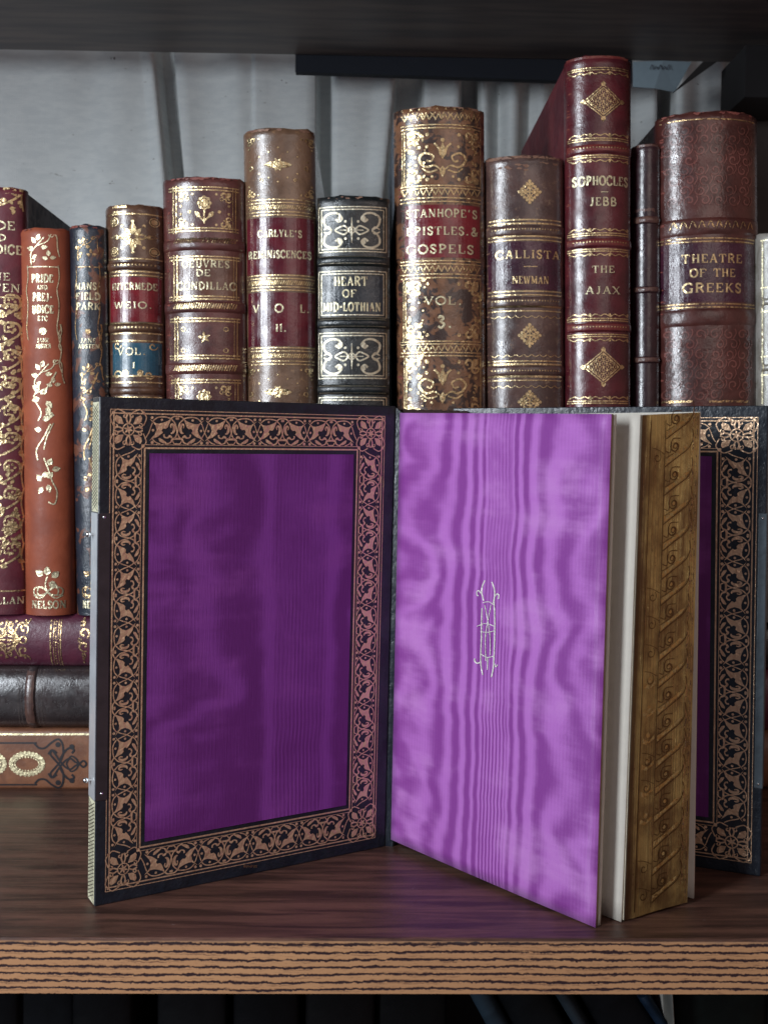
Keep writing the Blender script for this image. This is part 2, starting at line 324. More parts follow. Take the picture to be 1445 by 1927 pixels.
def linen():
    m, nt, b = newmat('grey_linen'); v, (x, y, z) = coords(nt)
    sl = nz(nt, vec(nt, x*0.9, y*0.3, z*3.0), 1.2, 5, 0.6); k = nz(nt, vec(nt, x*0.8, y, z*3), 1.7, 3, 0.5)
    wv = sinn(z*60.0)*0.5+sinn(x*60.0)*0.5
    c = mixc(nt, sstep(sl, 0.3, 0.7), (0.51, 0.53, 0.53), (0.58, 0.595, 0.585)); c = mixc(nt, sstep(k, 0.70, 0.78), c, (0.16, 0.14, 0.12))
    c = mixc(nt, sstep(nz(nt, v, 3.2, 2), 0.76, 0.79), c, (0.1, 0.08, 0.07))
    setp(nt, b, Base_Color=c, Roughness=0.9, Specular_IOR_Level=0.1); bump(nt, b, wv*0.5+sl*0.5+nz(nt, v, 14, 3)*0.6, 0.02); return m
def moire(name, dark, light, xc, slope, vk, con, w0=0.62, pale=(0.62, 0.29, 0.67), seed=0.0, sg=1.0, A=17.0):
    """watered silk: fine ribs at the fold of the cloth that spread into broad wavy water marks"""
    m, nt, b = newmat(name); v, (x, y, z) = coords(nt, 'UV')
    wv = nz(nt, vec(nt, 0.0+seed, y*0.33, 0.0), 1.0, 3, 0.5)-0.5
    d = x-(xc)-(y-9.0)*slope-wv*0.35
    fl = nz(nt, vec(nt, seed+3.0+x*0.10, y*0.26, 0.0), 1.0, 1.5, 0.4)-0.5
    fl2 = nz(nt, vec(nt, seed+9.0+x*0.5, y*0.9, 1.0), 1.0, 3, 0.55)-0.5
    ad = absn(d); r = ad*(1.0+fl*vk)+0.03
    far = sstep(ad, 1.3, 4.4)
    blob = nz(nt, vec(nt, seed+x*0.2, y*0.27, 4.0), 1.0, 2.0, 0.45, 0.5)-0.5
    ph = lnn(mx(r, 0.1), 2.718)*A+far*blob*27.0+fl2*1.5
    wide = sinn(ph)
    strip = sinn(d*(2*math.pi/0.17)+fl2*1.2)*((sstep(y, 14.5, 3.0)*0.75+0.22)*sg)
    inner = sstep(ad*(1.0+fl*0.5), w0*1.35, w0*0.75)
    hz = nz(nt, vec(nt, seed+x*0.22, y*1.1, 6.0), 1.0, 4, 0.6)-0.5
    rib = sinn(x*(2*math.pi/0.15)+fl2*2.0)
    g = wide*(1.0-far*0.55)*(1.0-inner)+strip*inner+far*hz*1.7+rib*0.10
    cloud = nz(nt, vec(nt, x*0.35+seed, y*0.3, 9.0), 1.0, 4, 0.55)-0.5
    fib = nz(nt, vec(nt, x*1.5, y*28, 0.0), 1.0, 2)-0.5
    fiv = nz(nt, vec(nt, x*24, y*1.2, 2.0), 1.0, 2)-0.5
    t = sstep(g*con*0.55+0.5+cloud*1.3*con+fib*0.16+fiv*0.12, -0.12, 1.12)
    sp = nz(nt, vec(nt, x*5, y*5, 3.0), 1.0, 2); c = mixc(nt, t, dark, light); c = mixc(nt, sstep(cloud+hz*0.5, 0.0, 0.28)*0.5, c, pale); c = mixc(nt, sstep(sp, 0.78, 0.8)*0.5, c, tuple(k*0.4 for k in dark))
    setp(nt, b, Base_Color=c, Roughness=0.52-t*0.14, Specular_IOR_Level=0.45, Sheen_Weight=0.12, Sheen_Roughness=0.4, Sheen_Tint=(0.85, 0.6, 1.0))
    bump(nt, b, sinn(y*150.0)*0.3+t*1.2+fiv, 0.008); return m
# ------------------------------------------------------------------ the setting
def setting():
    Yf = atZ(722, 1766, 0).y; zb = atY(722, 1870, Yf).z
    n = 90; mb = MB()     # shelf top and its softened front arris
    prof = [(64, 0), (Yf+0.12, 0), (Yf+0.05, -0.012), (Yf+0.015, -0.045), (Yf, -0.10)]
    g = [[(-45+90*i/n, y, z+(noise.noise(Vector((i*0.9, y, 1)))*0.012 if 1 < k else 0)) for i in range(n+1)] for k, (y, z) in enumerate(prof)]
    mb.quads(g); mb.face([(-45, 64, 0), (45, 64, 0), (45, 64, zb), (-45, 64, zb)]); mb.face([(-45, Yf+.02, zb), (45, Yf+.02, zb), (45, 64, zb), (-45, 64, zb)])
    t = mb.build('shelf_board', wood_top()); tagm(t, 'dark brown wooden shelf board the open book stands on', 'shelf', 'structure')
    e = MB(); e.quads([[(-45, Yf-0.01, -0.09), (45, Yf-0.01, -0.09)], [(-45, Yf-0.01, zb), (45, Yf-0.01, zb)]]); e.quads([[(-45, Yf-0.01, zb), (45, Yf-0.01, zb)], [(-45, Yf+.1, zb), (45, Yf+.1, zb)]])
    e.build('edge_veneer', wood_edge(), t)
    # upper shelf: only its underside shows
    up = MB(); a = atY(0, 93, 64.0); b_ = atY(1445, 118, 64.0); sl = (b_.z-a.z)/(b_.x-a.x); zm = a.z-sl*a.x
    Z = lambda x: zm+sl*x
    up.hexa([(-45, Yf, Z(-45)), (45, Yf, Z(45)), (45, 64, Z(45)), (-45, 64, Z(-45)), (-45, Yf, Z(-45)+2), (45, Yf, Z(45)+2), (45, 64, Z(45)+2), (-45, 64, Z(-45)+2)])
    m, nt, bs = newmat('dark_underside_wood'); v, (x, y, z) = coords(nt); gg = nz(nt, vec(nt, x*0.06, y*0.6, z), 2.0, 6, 0.6)
    setp(nt, bs, Base_Color=mixc(nt, sstep(gg, 0.35, 0.65), (0.06, 0.05, 0.05), (0.12, 0.09, 0.08)), Roughness=0.5)
    tagm(up.build('upper_shelf', m), 'dark wooden shelf above the books, seen from below', 'shelf', 'structure')
    # black rail below the back of it
    p = atY(556, 113, 64.2); q = atY(556, 136, 64.2); s1 = atY(1060, 153, 64.2); r = MB()
    zt = lambda x: Z(x); zl = lambda x: q.z+(s1.z-q.z)/(s1.x-q.x)*(x-q.x)
    xr = atY(1188, 140, 64.2).x
    r.hexa([(p.x, 64.1, zl(p.x)), (xr, 64.1, zl(xr)), (xr, 64.7, zl(xr)), (p.x, 64.7, zl(p.x)), (p.x, 64.1, zt(p.x)+1), (xr, 64.1, zt(xr)+1), (xr, 64.7, zt(xr)+1), (p.x, 64.7, zt(p.x)+1)])
    tagm(r.build('back_rail', plain('black_rail', (0.006, 0.008, 0.014), 0.95), bevel=0.04), 'black strip along the back of the upper shelf in front of the curtain', 'rail')
    # black box at the upper right and dark post
    bx = MB(); a = atY(1376, 205, 61); c = atY(1376, 110, 61); bx.hexa([(a.x, 59, a.z), (30, 59, a.z), (30, 63, a.z), (a.x, 63, a.z), (a.x, 59, c.z), (30, 59, c.z), (30, 63, c.z), (a.x, 63, c.z)])
    tagm(bx.build('storage_box', plain('black_card', (0.007, 0.006, 0.007), 0.95), bevel=0.06), 'black box behind the books in the top right corner', 'box')
    po = MB(); a = atY(1392, 205, 64); po.box(a.x, a.x+3.2, 63.2, 64.6, 0.01, a.z+1)
    tagm(po.build('shelf_post', plain('post_wood', (0.05, 0.04, 0.036), 0.6), bevel=0.05), 'dark upright post at the back of the shelf on the far right', 'post')
    # curtain
    K = [(-700,-700,0.5),(-300,-300,-.4),(-60,-60,.5),(0,0,0.1),(150,150,.7),(262,290,.05),(286,312,-.5),(296,322,3.6),(322,344,3.8),(332,352,.4),(440,440,.5),(470,472,.9),(480,482,.3),(584,586,0.2),(593,595,3.4),(617,619,3.4),(622,624,-.5),(690,680,-.1),(733,712,-.9),(742,720,4.2),(790,775,4.2),(796,782,-.2),(850,846,-.3),(866,860,3),(888,892,2.8),(897,904,-.1),(930,936,.9),(950,950,-.5),(985,985,.9),(1010,1010,-.2),(1060,1060,.9),(1110,1110,-.4),(1180,1180,.5),(1212,1214,-.3),(1218,1220,3.2),(1248,1250,3.2),(1256,1256,-.3),(1300,1300,.4),(1338,1332,-.6),(1350,1346,3.5),(1380,1380,3),(1400,1400,0),(1500,1500,.8),(1700,1700,-.4),(2100,2100,.6)]
    YC = 68.0; g = []; zs = [-8+i*2.0 for i in range(30)]
    zt_, zb_ = atY(722, 110, YC).z, atY(722, 370, YC).z
    for zz in zs:
        f = (zt_-zz)/(zt_-zb_); f = max(-0.3, min(f, 2.2)); row = []
        for i in range(len(K)-1):
            k0, k1 = K[i], K[i+1]; n = 6 if i else 6
            for j in range(n):
                t = j/n; s = t*t*(3-2*t); px = (k0[0]+(k0[1]-k0[0])*f)*(1-t)+(k1[0]+(k1[1]-k1[0])*f)*t
                d = k0[2]*(1-s)+k1[2]*s; row.append(((px-687)/F*YC, YC+d*(0.5 if px < 840 else 0.95)+0.7*noise.noise(Vector((px*0.012, zz*0.07, 0))), zz))
        g.append(row)
    cm = MB(); cm.quads(g); o = cm.build('curtain', linen(), smooth=True); tagm(o, 'grey linen curtain hanging in folds behind the books', 'curtain')
    sd = o.o.modifiers.new('cloth_thickness', 'SOLIDIFY'); sd.thickness = 0.1*U; sd.offset = 1
    # pale tag hanging at the right
    pl = MB(); A = [atY(1190, 117, 62.2), atY(1300, 117, 62.2), atY(1268, 174, 62.0), atY(1190, 164, 62.0)]
    pl.quads([[A[0], A[0].lerp(A[1], .5)+Vector((0, -.2, 0)), A[1]], [A[3], A[3].lerp(A[2], .5)+Vector((0, -.2, 0)), A[2]]])
    o = pl.build('paper_tag', plain('pale_blue_card', (0.2, 0.26, 0.3), 0.8, var=0.05)); tagm(o, 'pale blue paper tag under the shelf, right of the tallest book', 'tag')
    o.o.modifiers.new('card', 'SOLIDIFY').thickness = 0.04*U
    cv = Canvas(lambda x, y, off: atY(x, y, 61.86)+Vector((0, -off, 0))); 
    for i in range(5): cv.stroke([(1222+i*8, 131), (1226+i*8, 122+i % 2*3), (1229+i*8, 131)], 1.4)
    cv.done('tag_writing', plain('ink', (0.06, 0.07, 0.09), 0.7), o)
    fl = MB(); B = [atY(1322, 116, 61.0), atY(1348, 116, 61.2), atY(1264, 176, 60.6)]; bk = Vector((0, .12, 0))
    n0 = [x for x in B]+[x+bk for x in B]; fl.v = n0; fl.f = [(0, 2, 1), (3, 4, 5), (0, 1, 4, 3), (1, 2, 5, 4), (2, 0, 3, 5)]
    tagm(fl.build('folded_flap', plain('dark_cloth', (0.02, 0.018, 0.018), 0.8)), 'dark pointed flap of cloth hanging beside the pale tag', 'cloth')
    return Yf, zb
YF, ZB = setting()
# ------------------------------------------------------------------ upright and lying books
BOOKS = []
class Book:
    def __init__(s, label, M, w, h, depth, bulge, bands, spine_m, board_m, name='book', group='antique books on the shelf', page_m=None, head=0.06, squash=1.0, bh=0.13, side=None, page_drop=0.35, ridged=None):
        s.M, s.inv, s.w, s.h, s.b = M, M.inverted(), w, h, bulge*(1.35 if bulge > .2 else 1); bulge = s.b
        BOOKS.append(s); s.r = thing(name, label, 'book', M, group); s.bands = []; s.bh = bh
        sd = random.random()*50; n = 22; nzz = max(40, int(h*5))
        s.ridges = [(0.16, 0.22), (h-0.16, 0.22)]
        mb = MB(); g = []
        for k in range(nzz+1):
            z = h*k/nzz; row = []
            ez = 0.0
            for i in range(n+1):
                u = -1+2*i/n; x = u*w/2; zz = z
                if k == nzz: zz += head*(noise.noise(Vector((x*2.5+sd, 3, 1)))*1.3-0.2+0.3*(1-u*u))
                if k == 0: zz = 0
                y = s.prof(x)+0.012*noise.noise(Vector((x*1.1+sd, z*1.1, 0)))-0.05*math.exp(-((z-h+0.18)/0.1)**2)
                if k == nzz: y += 0.14
                row.append((x, y, zz))
            row = [(-w/2, bulge+0.5, row[0][2])]+row+[(w/2, bulge+0.5, row[-1][2])]
            g.append(row)
        mb.quads(g); mb.face(g[-1]); mb.face(g[0][::-1]); mb.face([g[0][0], g[-1][0], g[-1][-1], g[0][-1]])
        s.spine = mb.build('spine', spine_m, s.r, smooth=True)
        for p in s.spine.o.data.polygons[-3:]: p.use_smooth = False
        for sx in (-1, 1):
            q = MB(); x1 = sx*(w/2+0.0); x0 = sx*(w/2-0.28); q.box(min(x0, x1), max(x0, x1), bulge+0.53, depth, 0.0, h-0.12)
            q.build('board', (side or {}).get(sx, board_m), s.r, bevel=0.05)
        q = MB(); q.box(-w/2+0.3, w/2-0.3, bulge+0.6, depth-0.25, 0.15, h-page_drop); q.build('text_block', page_m or PAPER, s.r)
        for (zc, hh) in bands: s.band(zc, hh, spine_m)
    def prof(s, x): u = min(1, abs(2*x/s.w)); return s.b*(1-math.sqrt(max(0, 1-0.93*u*u)))/(1-math.sqrt(0.07)) if s.b else 0
    def band(s, zc, hh, m):
        mb = MB(); g = []
        for k in range(9):
            t = -1+k/4; row = []
            for i in range(25):
                x = (-1+2*i/24)*s.w/2*0.998; row.append((x, s.prof(x)+0.02-(s.bh+0.02)*(1-t*t)**0.5 if abs(t) < 1 else s.prof(x)+0.02, zc+t*hh/2))
            g.append(row)
        mb.quads(g); s.bands.append((zc, hh)); mb.build('raised_band', m, s.r, smooth=True)
    def surf(s, px, py, off):
        W = s.inv @ atPl(px, py, s.M.translation+s.M.to_3x3() @ Vector((0, s.b*0.25, 0)), s.M.to_3x3() @ Vector((0, 1, 0)))
        x = max(-s.w/2*0.995, min(s.w/2*0.995, W.x)); y = s.prof(x)-off
        for zc, hh in s.bands:
            t = (W.z-zc)/(hh/2)
            if abs(t) < 1: y = min(y, s.prof(x)+0.02-(s.bh+0.02)*math.sqrt(1-t*t)-off)
        return Vector((x, y, max(0.03, min(s.h-0.04, W.z))))
    def zof(s, py, px=None):
        c = s.M.translation; px = px or 722
        return (s.inv @ atPl(px, py, c, s.M.to_3x3() @ Vector((0, 1, 0)))).z
    def cv(s, off=0.02): return Canvas(s.surf, off=off)
def pxbook(label, t, l, zbase, Y, depth, bulge, bands_px, spine_m, board_m, **k):
    """t = (xl, xr, y) at the head, l = (xl, xr, y) lower down, both in photo measure; the book stands at z = zbase"""
    a = atY((t[0]+t[1])/2, t[2], Y); b = atY((l[0]+l[1])/2, l[2], Y)
    Ye = Y+bulge*1.1; a.x = atY((t[0]+t[1])/2, t[2], Ye).x; b.x = atY((l[0]+l[1])/2, l[2], Ye).x
    lean = math.atan2(a.x-b.x, a.z-b.z); base = b+(a-b)*((zbase-b.z)/(a.z-b.z))
    w = ((t[1]-t[0])+(l[1]-l[0]))/2/F*Ye; h = (a-base).length
    M = Matrix.Translation(base) @ Matrix.Rotation(lean, 4, 'Y')
    cx = (t[0]+t[1])/2
    tmp = lambda py: (M.inverted() @ atY(cx+(py-t[2])*(((l[0]+l[1])/2-cx)/(l[2]-t[2])), py, Y)).z
    bands = [(tmp(y), hh/F*Y) for y, hh in bands_px]
    return Book(label, M, w, h, depth, bulge, bands, spine_m, board_m, **k)
YS = 51.5
ZS = atY(90, 1158, YS).z
G1 = 'antique books standing in a row'
# materials of the bindings
calf_tan = leather('tan_calf', (0.16, 0.085, 0.05), (0.27, 0.15, 0.09), 0.5, 0.34, scf=0.6, scuff=(0.36, 0.2, 0.1))
maroon = leather('maroon_morocco', (0.095, 0.012, 0.02), (0.16, 0.022, 0.03), 0.5, 0.3, scf=0.7, scuff=(0.3, 0.06, 0.05))
maroon_matt = leather('maroon_cloth', (0.13, 0.018, 0.03), (0.2, 0.03, 0.04), 0.5, 0.6, coat=0.0)
redcloth = leather('terracotta_leather', (0.36, 0.078, 0.034), (0.46, 0.105, 0.045), 0.35, 0.56, coat=0.05, bd=0.012, scf=0.74, scuff=(0.1, 0.03, 0.02))
blue_worn = leather('worn_blue_leather', (0.02, 0.028, 0.045), (0.03, 0.042, 0.065), 0.5, 0.36, spots=((0.17, 0.065, 0.04), 0.55, 0.55), bd=0.03, stretch=2)
brown_dk = leather('dark_brown_calf', (0.1, 0.045, 0.03), (0.17, 0.08, 0.045), 0.7, 0.33, scf=0.62)
plum = leather('plum_brown_morocco', (0.1, 0.03, 0.028), (0.17, 0.052, 0.045), 0.6, 0.36, scf=0.64, scuff=(0.25, 0.09, 0.06))
green_blk = leather('black_green_morocco', (0.012, 0.016, 0.018), (0.022, 0.028, 0.03), 0.8, 0.28, scf=0.7, scuff=(0.06, 0.06, 0.055), gs=10, bd=0.03, stretch=3)
tree_calf = leather('mottled_tree_calf', (0.19, 0.085, 0.045), (0.31, 0.14, 0.07), 0.9, 0.28, spots=((0.05, 0.027, 0.022), 1.0, 0.54), scf=0.7, scuff=(0.4, 0.25, 0.13))
brown_fox = leather('rubbed_brown_calf', (0.1, 0.055, 0.05), (0.16, 0.085, 0.07), 0.6, 0.3, scf=0.6, scuff=(0.3, 0.18, 0.12))
black_l = leather('dark_plum_leather', (0.035, 0.014, 0.02), (0.055, 0.022, 0.028), 0.6, 0.3, scf=0.7, scuff=(0.1, 0.05, 0.04))
dkred = leather('theatre_brown_leather', (0.085, 0.024, 0.02), (0.14, 0.04, 0.032), 0.7, 0.34, gs=5.0, bd=0.03, scf=0.69, scuff=(0.3, 0.12, 0.07))
marble = leather('grey_marbled_paper', (0.12, 0.14, 0.17), (0.22, 0.24, 0.27), 1.5, 0.8, coat=0.0, spec=0.2, scf=0.7)
lab_red = leather('red_label_leather', (0.2, 0.008, 0.018), (0.27, 0.015, 0.025), 0.8, 0.26, scf=0.72, bd=0.012, scuff=(0.35, 0.1, 0.08))
lab_mar = leather('maroon_label_leather', (0.12, 0.01, 0.022), (0.17, 0.015, 0.028), 0.6, 0.22, scf=0.72, bd=0.012)
lab_blue = leather('blue_label_leather', (0.012, 0.085, 0.14), (0.02, 0.12, 0.19), 0.8, 0.3, scf=0.72, bd=0.015)
lab_plum = leather('plum_label_leather', (0.055, 0.012, 0.03), (0.085, 0.018, 0.04), 0.7, 0.24, scf=0.68, bd=0.03)
rim = leather('rubbed_red_rim', (0.3, 0.05, 0.04), (0.2, 0.03, 0.03), 2, 0.4)
ZR = ZS
# --- 1 leftmost gilt book
b = pxbook('thick maroon book densely gilt with flowers, cut by the left edge', (-68, 45, 350), (-66, 48, 1150), ZS, YS+0.1, 13.5, 0.35, [], leather('maroon_gilt_cloth', (0.12, 0.016, 0.03), (0.18, 0.025, 0.04), 0.5, 0.45, coat=0.2), maroon_matt, group=G1, side={1: marble})  # grey right board: the light it reflects is put into the colour
c = b.cv(); lt = b.cv(0.02)
for t, x, y, h, W in (('PRIDE', -10, 425, 16, 76), ('AND', -10, 448, 12, 44), ('PREJUDICE', -12, 470, 17, 102), ('JANE', -10, 521, 14, 60), ('AUSTEN', -10, 542, 15, 92), ('MACMILLAN', -12, 1130, 13, 110)): lt.text(t, x, y, h, W)
lt.done('lettering', GOLD_P, b.r)
def dense(c, x0, x1, y0, y1, seed):
    rnd = random.Random(seed); y = y0+14
    xm = (x0+x1)/2
    while y < y1-10:
        for sx in (1, -1):
            X = lambda d: xm+sx*d
            hw = (x1-x0)/2
            c.stroke([(X(3), y+20), (X(hw*0.45), y+12), (X(hw*0.85), y-4), (X(hw*0.8), y-22), (X(hw*0.45), y-24), (X(hw*0.38), y-8), (X(hw*0.6), y-8)], [3, 4, 4.5, 3.5, 2.5])
            for k in range(13):
                a = rnd.uniform(0, 6.28); c.leaf(X(rnd.uniform(4, hw*0.92)), y+rnd.uniform(-28, 26), rnd.uniform(9, 15), a, 0.5)
            for k in range(5): c.dot(X(hw*0.6)+6*math.cos(k*1.256), y-12+6*math.sin(k*1.256), 2.6)
            c.stroke([(X(hw*0.95), y+26), (X(hw*0.9), y), (X(hw*0.97), y-26)], 2.5)
        y += 52
dense(c, -64, 44, 356, 402, 1)
dense(c, -64, 44, 566, 1108, 2); c.hl(560, -64, 45, 2.5); c.hl(1112, -64, 47, 2.5)
c.done('gilt_tooling', GOLD, b.r)
# --- 2 terracotta, 3 blue
def vine(c, x, y, k=1.0, flip=1):
    """sprig of leaves used on the two matching bindings"""
    P = lambda a, b_: (x+a*k*flip, y+b_*k)
    c.stroke([P(-16, 48), P(-18, 20), P(-4, 2), P(14, -18)], 2.4*k); c.stroke([P(-4, 2), P(20, -8), P(30, -26), P(40, -20), P(42, 8), P(46, 26)], 2.2*k)
    for a, b_, L, an in ((-6, -4, 17, 2.2), (-2, -10, 17, 1.3), (-10, 10, 18, 2.9), (6, 6, 16, 0.1), (24, 26, 15, 1.7), (26, 30, 14, 0.2), (22, 32, 14, 2.9), (-14, 30, 13, 0.6)):
        c.leaf(P(a, b_)[0], P(a, b_)[1], L*k, an if flip > 0 else math.pi-an, 0.5)
    c.spiral(P(28, -24)[0], P(28, -24)[1], 7*k, 0, 1, 2*k, flip); c.spiral(P(-12, 36)[0], P(-12, 36)[1], 8*k, 2, 1, 2*k, flip)
def nelson(b, xo, wd, lines, mat, l2):
    """xo(y): centre of the spine in photo measure, wd: scale of the ornament"""
    lt = b.cv(); c = b.cv()
    for t, y, h, W in lines: lt.text(t, xo(y), y, h, W)
    lt.text('NELSON', xo(1137)+l2, 1137, 14, 64*wd if wd < 1 else 62)
    k = 0.82*wd
    vine(c, xo(465)-6, 462, k)
    for dx, y0, y1 in ((-29, 500, 640), (29, 500, 640), (31, 610, 700), (30, 610, 660)):
        c.stroke([(xo(y0)+dx*wd+2*math.sin(j*2.3), y0+(y1-y0)*j/6) for j in range(7)], 1.6)
    c.hl(503, xo(503)-28*wd, xo(503)+28*wd, 1.8)
    vine(c, xo(700)-2, 700, k); 
    c.stroke([(xo(730)+22*wd, 700), (xo(740)+6*wd, 730), (xo(760)-20*wd, 745), (xo(770)-6*wd, 775), (xo(780)-12*wd, 792)], 2.4)
    for y, a, dx in ((735, 2.6, -8), (742, 0.7, -6), (750, 3.4, -8), (755, 5.4, 4), (765, 4.6, 8), (790, 0.3, -4), (782, 3.0, 18)): c.leaf(xo(y)+dx*wd, y, 17*wd, a, 0.5)
    c.stroke([(xo(830)+10*wd, 798), (xo(830), 820), (xo(850)-16*wd, 846), (xo(865)-14*wd, 866)], 2.6); c.leaf(xo(810)-6, 810, 14*wd, 2.9, 0.55)
    c.stroke([(xo(830)+16*wd, 796), (xo(830)+4, 822), (xo(840)-2, 846)], 2.0)
    c.stroke([(xo(870)-2, 862), (xo(880)+6*wd, 885), (xo(900)+12*wd, 905), (xo(920)+20*wd, 925), (xo(940)+16*wd, 948), (xo(945)+4*wd, 944)], 2.3)
    for y, a, dx in ((876, 1.2, 6), (884, 0.2, 12), (890, 3.6, 6), (905, 2.2, -8), (916, 4.2, -6), (912, 5.0, 4), (900, 0.9, 4)): c.leaf(xo(y)+dx*wd, y, 15*wd, a, 0.55)
    for y, a, dx in ((1082, 1.6, 0), (1086, 0.7, 8), (1082, 2.6, -8), (1096, 5.9, 2)): c.leaf(xo(y)+dx*wd, y, 17*wd, a, 0.6)
    c.stroke([(xo(1090), 1084), (xo(1100)-4*wd, 1100), (xo(1110), 1112)], 2.2)
    for sx in (1, -1):
        for r in (1.0, 0.72): c.stroke([(xo(1112), 1112), (xo(1105)+sx*14*wd*r, 1104), (xo(1105)+sx*26*wd*r, 1108), (xo(1105)+sx*24*wd*r, 1119), (xo(1105)+sx*8*wd*r, 1118), (xo(1112), 1112)], 2.4)
        c.stroke([(xo(1112), 1114), (xo(1120)+sx*14*wd, 1125), (xo(1120)+sx*27*wd, 1120)], 2.2)
    c.dot(xo(624), 624, 7*wd); lt.done('lettering', GOLD_P, b.r); c.done('gilt_tooling', mat, b.r)
b = pxbook('terracotta red book with gilt leaf sprays and title at the top', (37, 131, 428), (50, 138, 1157), ZS, YS-0.1, 12, 0.5, [], redcloth, redcloth, group=G1)
xo = lambda y: 80+(y-428)*0.0178
nelson(b, xo, 1.0, [('PRIDE', 525, 15, 40), ('AND', 542, 8, 19), ('PREJ-', 560, 15, 36), ('UDICE', 583, 15, 39), ('ETC', 600, 9, 18), ('JANE', 641, 8, 22), ('AUSTEN', 652, 8, 28)], GOLD_P, 0)
b = pxbook('slim worn navy and tan book with gilt leaves beside the terracotta one', (131, 198, 422), (145, 212, 1157), ZS, YS+0.05, 12, 0.4, [], blue_worn, blue_worn, group=G1)
xo = lambda y: 164+(y-422)*0.018
nelson(b, xo, 0.74, [('MANS-', 539, 13, 46), ('FIELD', 558, 13, 44), ('PARK', 577, 13, 44), ('JANE', 641, 8, 28), ('AUSTEN', 652, 8, 38)], GOLD_W, 4)
# --- 4 small brown with red and blue labels
b = pxbook('small brown calf book with a red title label and blue volume label', (197, 306, 384), (206, 307, 750), ZR, YS+0.2, 12, 0.6, [(500, 16), (617, 16), (735, 16)], brown_dk, brown_dk, group=G1)
q = b.cv(0.012); q.rect(207, 522, 301, 606, 18, 6); q.done('title_label', lab_red, b.r)
q = b.cv(0.012); q.rect(212, 646, 302, 706, 18, 6); q.done('volume_label', lab_blue, b.r)
lt = b.cv(0.03); lt.text('INTERMEDE', 253, 540, 13, 84); lt.text('WEIO.', 252, 575, 12, 72); lt.text('VOL.', 250, 662, 13, 54); lt.text('I', 254, 688, 11, 5); lt.done('lettering', GOLD_P, b.r)
c = b.cv(0.02)
for y in (404, 488, 512, 519, 609, 628, 642, 708, 720, 748): c.hl(y, 203, 303, 2.6)
c.rect(212, 389, 240, 402, 6, 2, 1.5)
for k in range(8):
    a = k*math.pi/4; c.leaf(252+4*math.cos(a), 447-4*math.sin(a), 24 if k % 2 == 0 else 19, a, 0.42); c.dot(252+29*math.cos(a), 447-29*math.sin(a), 3)
for x in (216, 290):
    for y in (418, 474): c.dot(x, y, 5.5); c.ring(x, y, 8, 1.6)
for sx in (-1, 1): c.leaf(252+sx*22, 447, 22, 0 if sx > 0 else math.pi, 0.3); c.spiral(252+sx*30, 706, 9, 0, 1, 3, sx); c.dot(252+sx*14, 702, 6)
c.beads(500, 215, 296, 12, 2.2); c.beads(617, 215, 296, 12, 2); c.spiral(222, 650, 8, 0, 1, 2.4); c.spiral(288, 652, 8, 0, 1, 2.4)
c.done('gilt_tooling', GOLD, b.r)
# --- 5 oeuvres
b = pxbook('plum brown book with framed gilt panels and a gilt flower on top', (308, 457, 332), (313, 464, 750), ZR, YS-0.1, 13, 0.65, [(460, 22), (577, 22), (693, 22)], plum, plum, group=G1, head=0.09)
q = b.cv(0.012); q.rect(332, 486, 443, 564, 16, 5); q.done('title_label', leather('brown_label', (0.15, 0.06, 0.04), (0.2, 0.085, 0.055), 0.8, 0.27), b.r)
lt = b.cv(0.03); lt.text('OEUVRES', 388, 498, 13, 88); lt.text('DE', 384, 515, 12, 26); lt.text('CONDILLAC', 389, 539, 14, 108); lt.done('lettering', GOLD_P, b.r)
c = b.cv(0.02)
for y0, y1 in ((354, 436), (484, 564), (600, 675), (715, 800)):
    sh = (y0-354)*0.012
    for d in (0, 6): c.hl(y0+d*0.9, 316+sh, 448+sh, 2.4); c.hl(y1-d*0.9, 316+sh, 448+sh, 2.4)
    c.vl(332+sh, y0-4, y1+4, 2); c.vl(326+sh, y0-4, y1+4, 2.5); c.vl(443+sh, y0, y1, 1.6); c.vl(438+sh, y0, y1, 1)
for y in (454, 577, 693):
    c.rope(y, 328, 446, 26, 11, 2.2, 0.4)
for y0 in (360, 723):
    c.cornerset(336, y0+2, 436, y0+70, 24); c.dot(386, y0+24, 8); c.ring(386, y0+24, 11, 2)
    for k in range(8): c.dot(386+11*math.cos(k*.785), y0+24+11*math.sin(k*.785), 3)
    c.stroke([(386, y0+36), (386, y0+62)], 2.4)
    for sx in (1, -1): c.stroke([(386, y0+58), (386+sx*10, y0+48), (386+sx*16, y0+40)], 3); c.leaf(386+sx*8, y0+50, 14, 0.8 if sx > 0 else 2.3, .5); c.dot(386+sx*28, y0+40, 3); c.ring(386+sx*32, y0+16, 3, 1.3)
for sx in (-1, 1):
    for y in (620, 660): c.ring(386+sx*40, y, 4, 1.6)
for k in range(5): c.leaf(386, 636, 12, k*1.3+.4, .3)
c.done('gilt_tooling', GOLD, b.r)
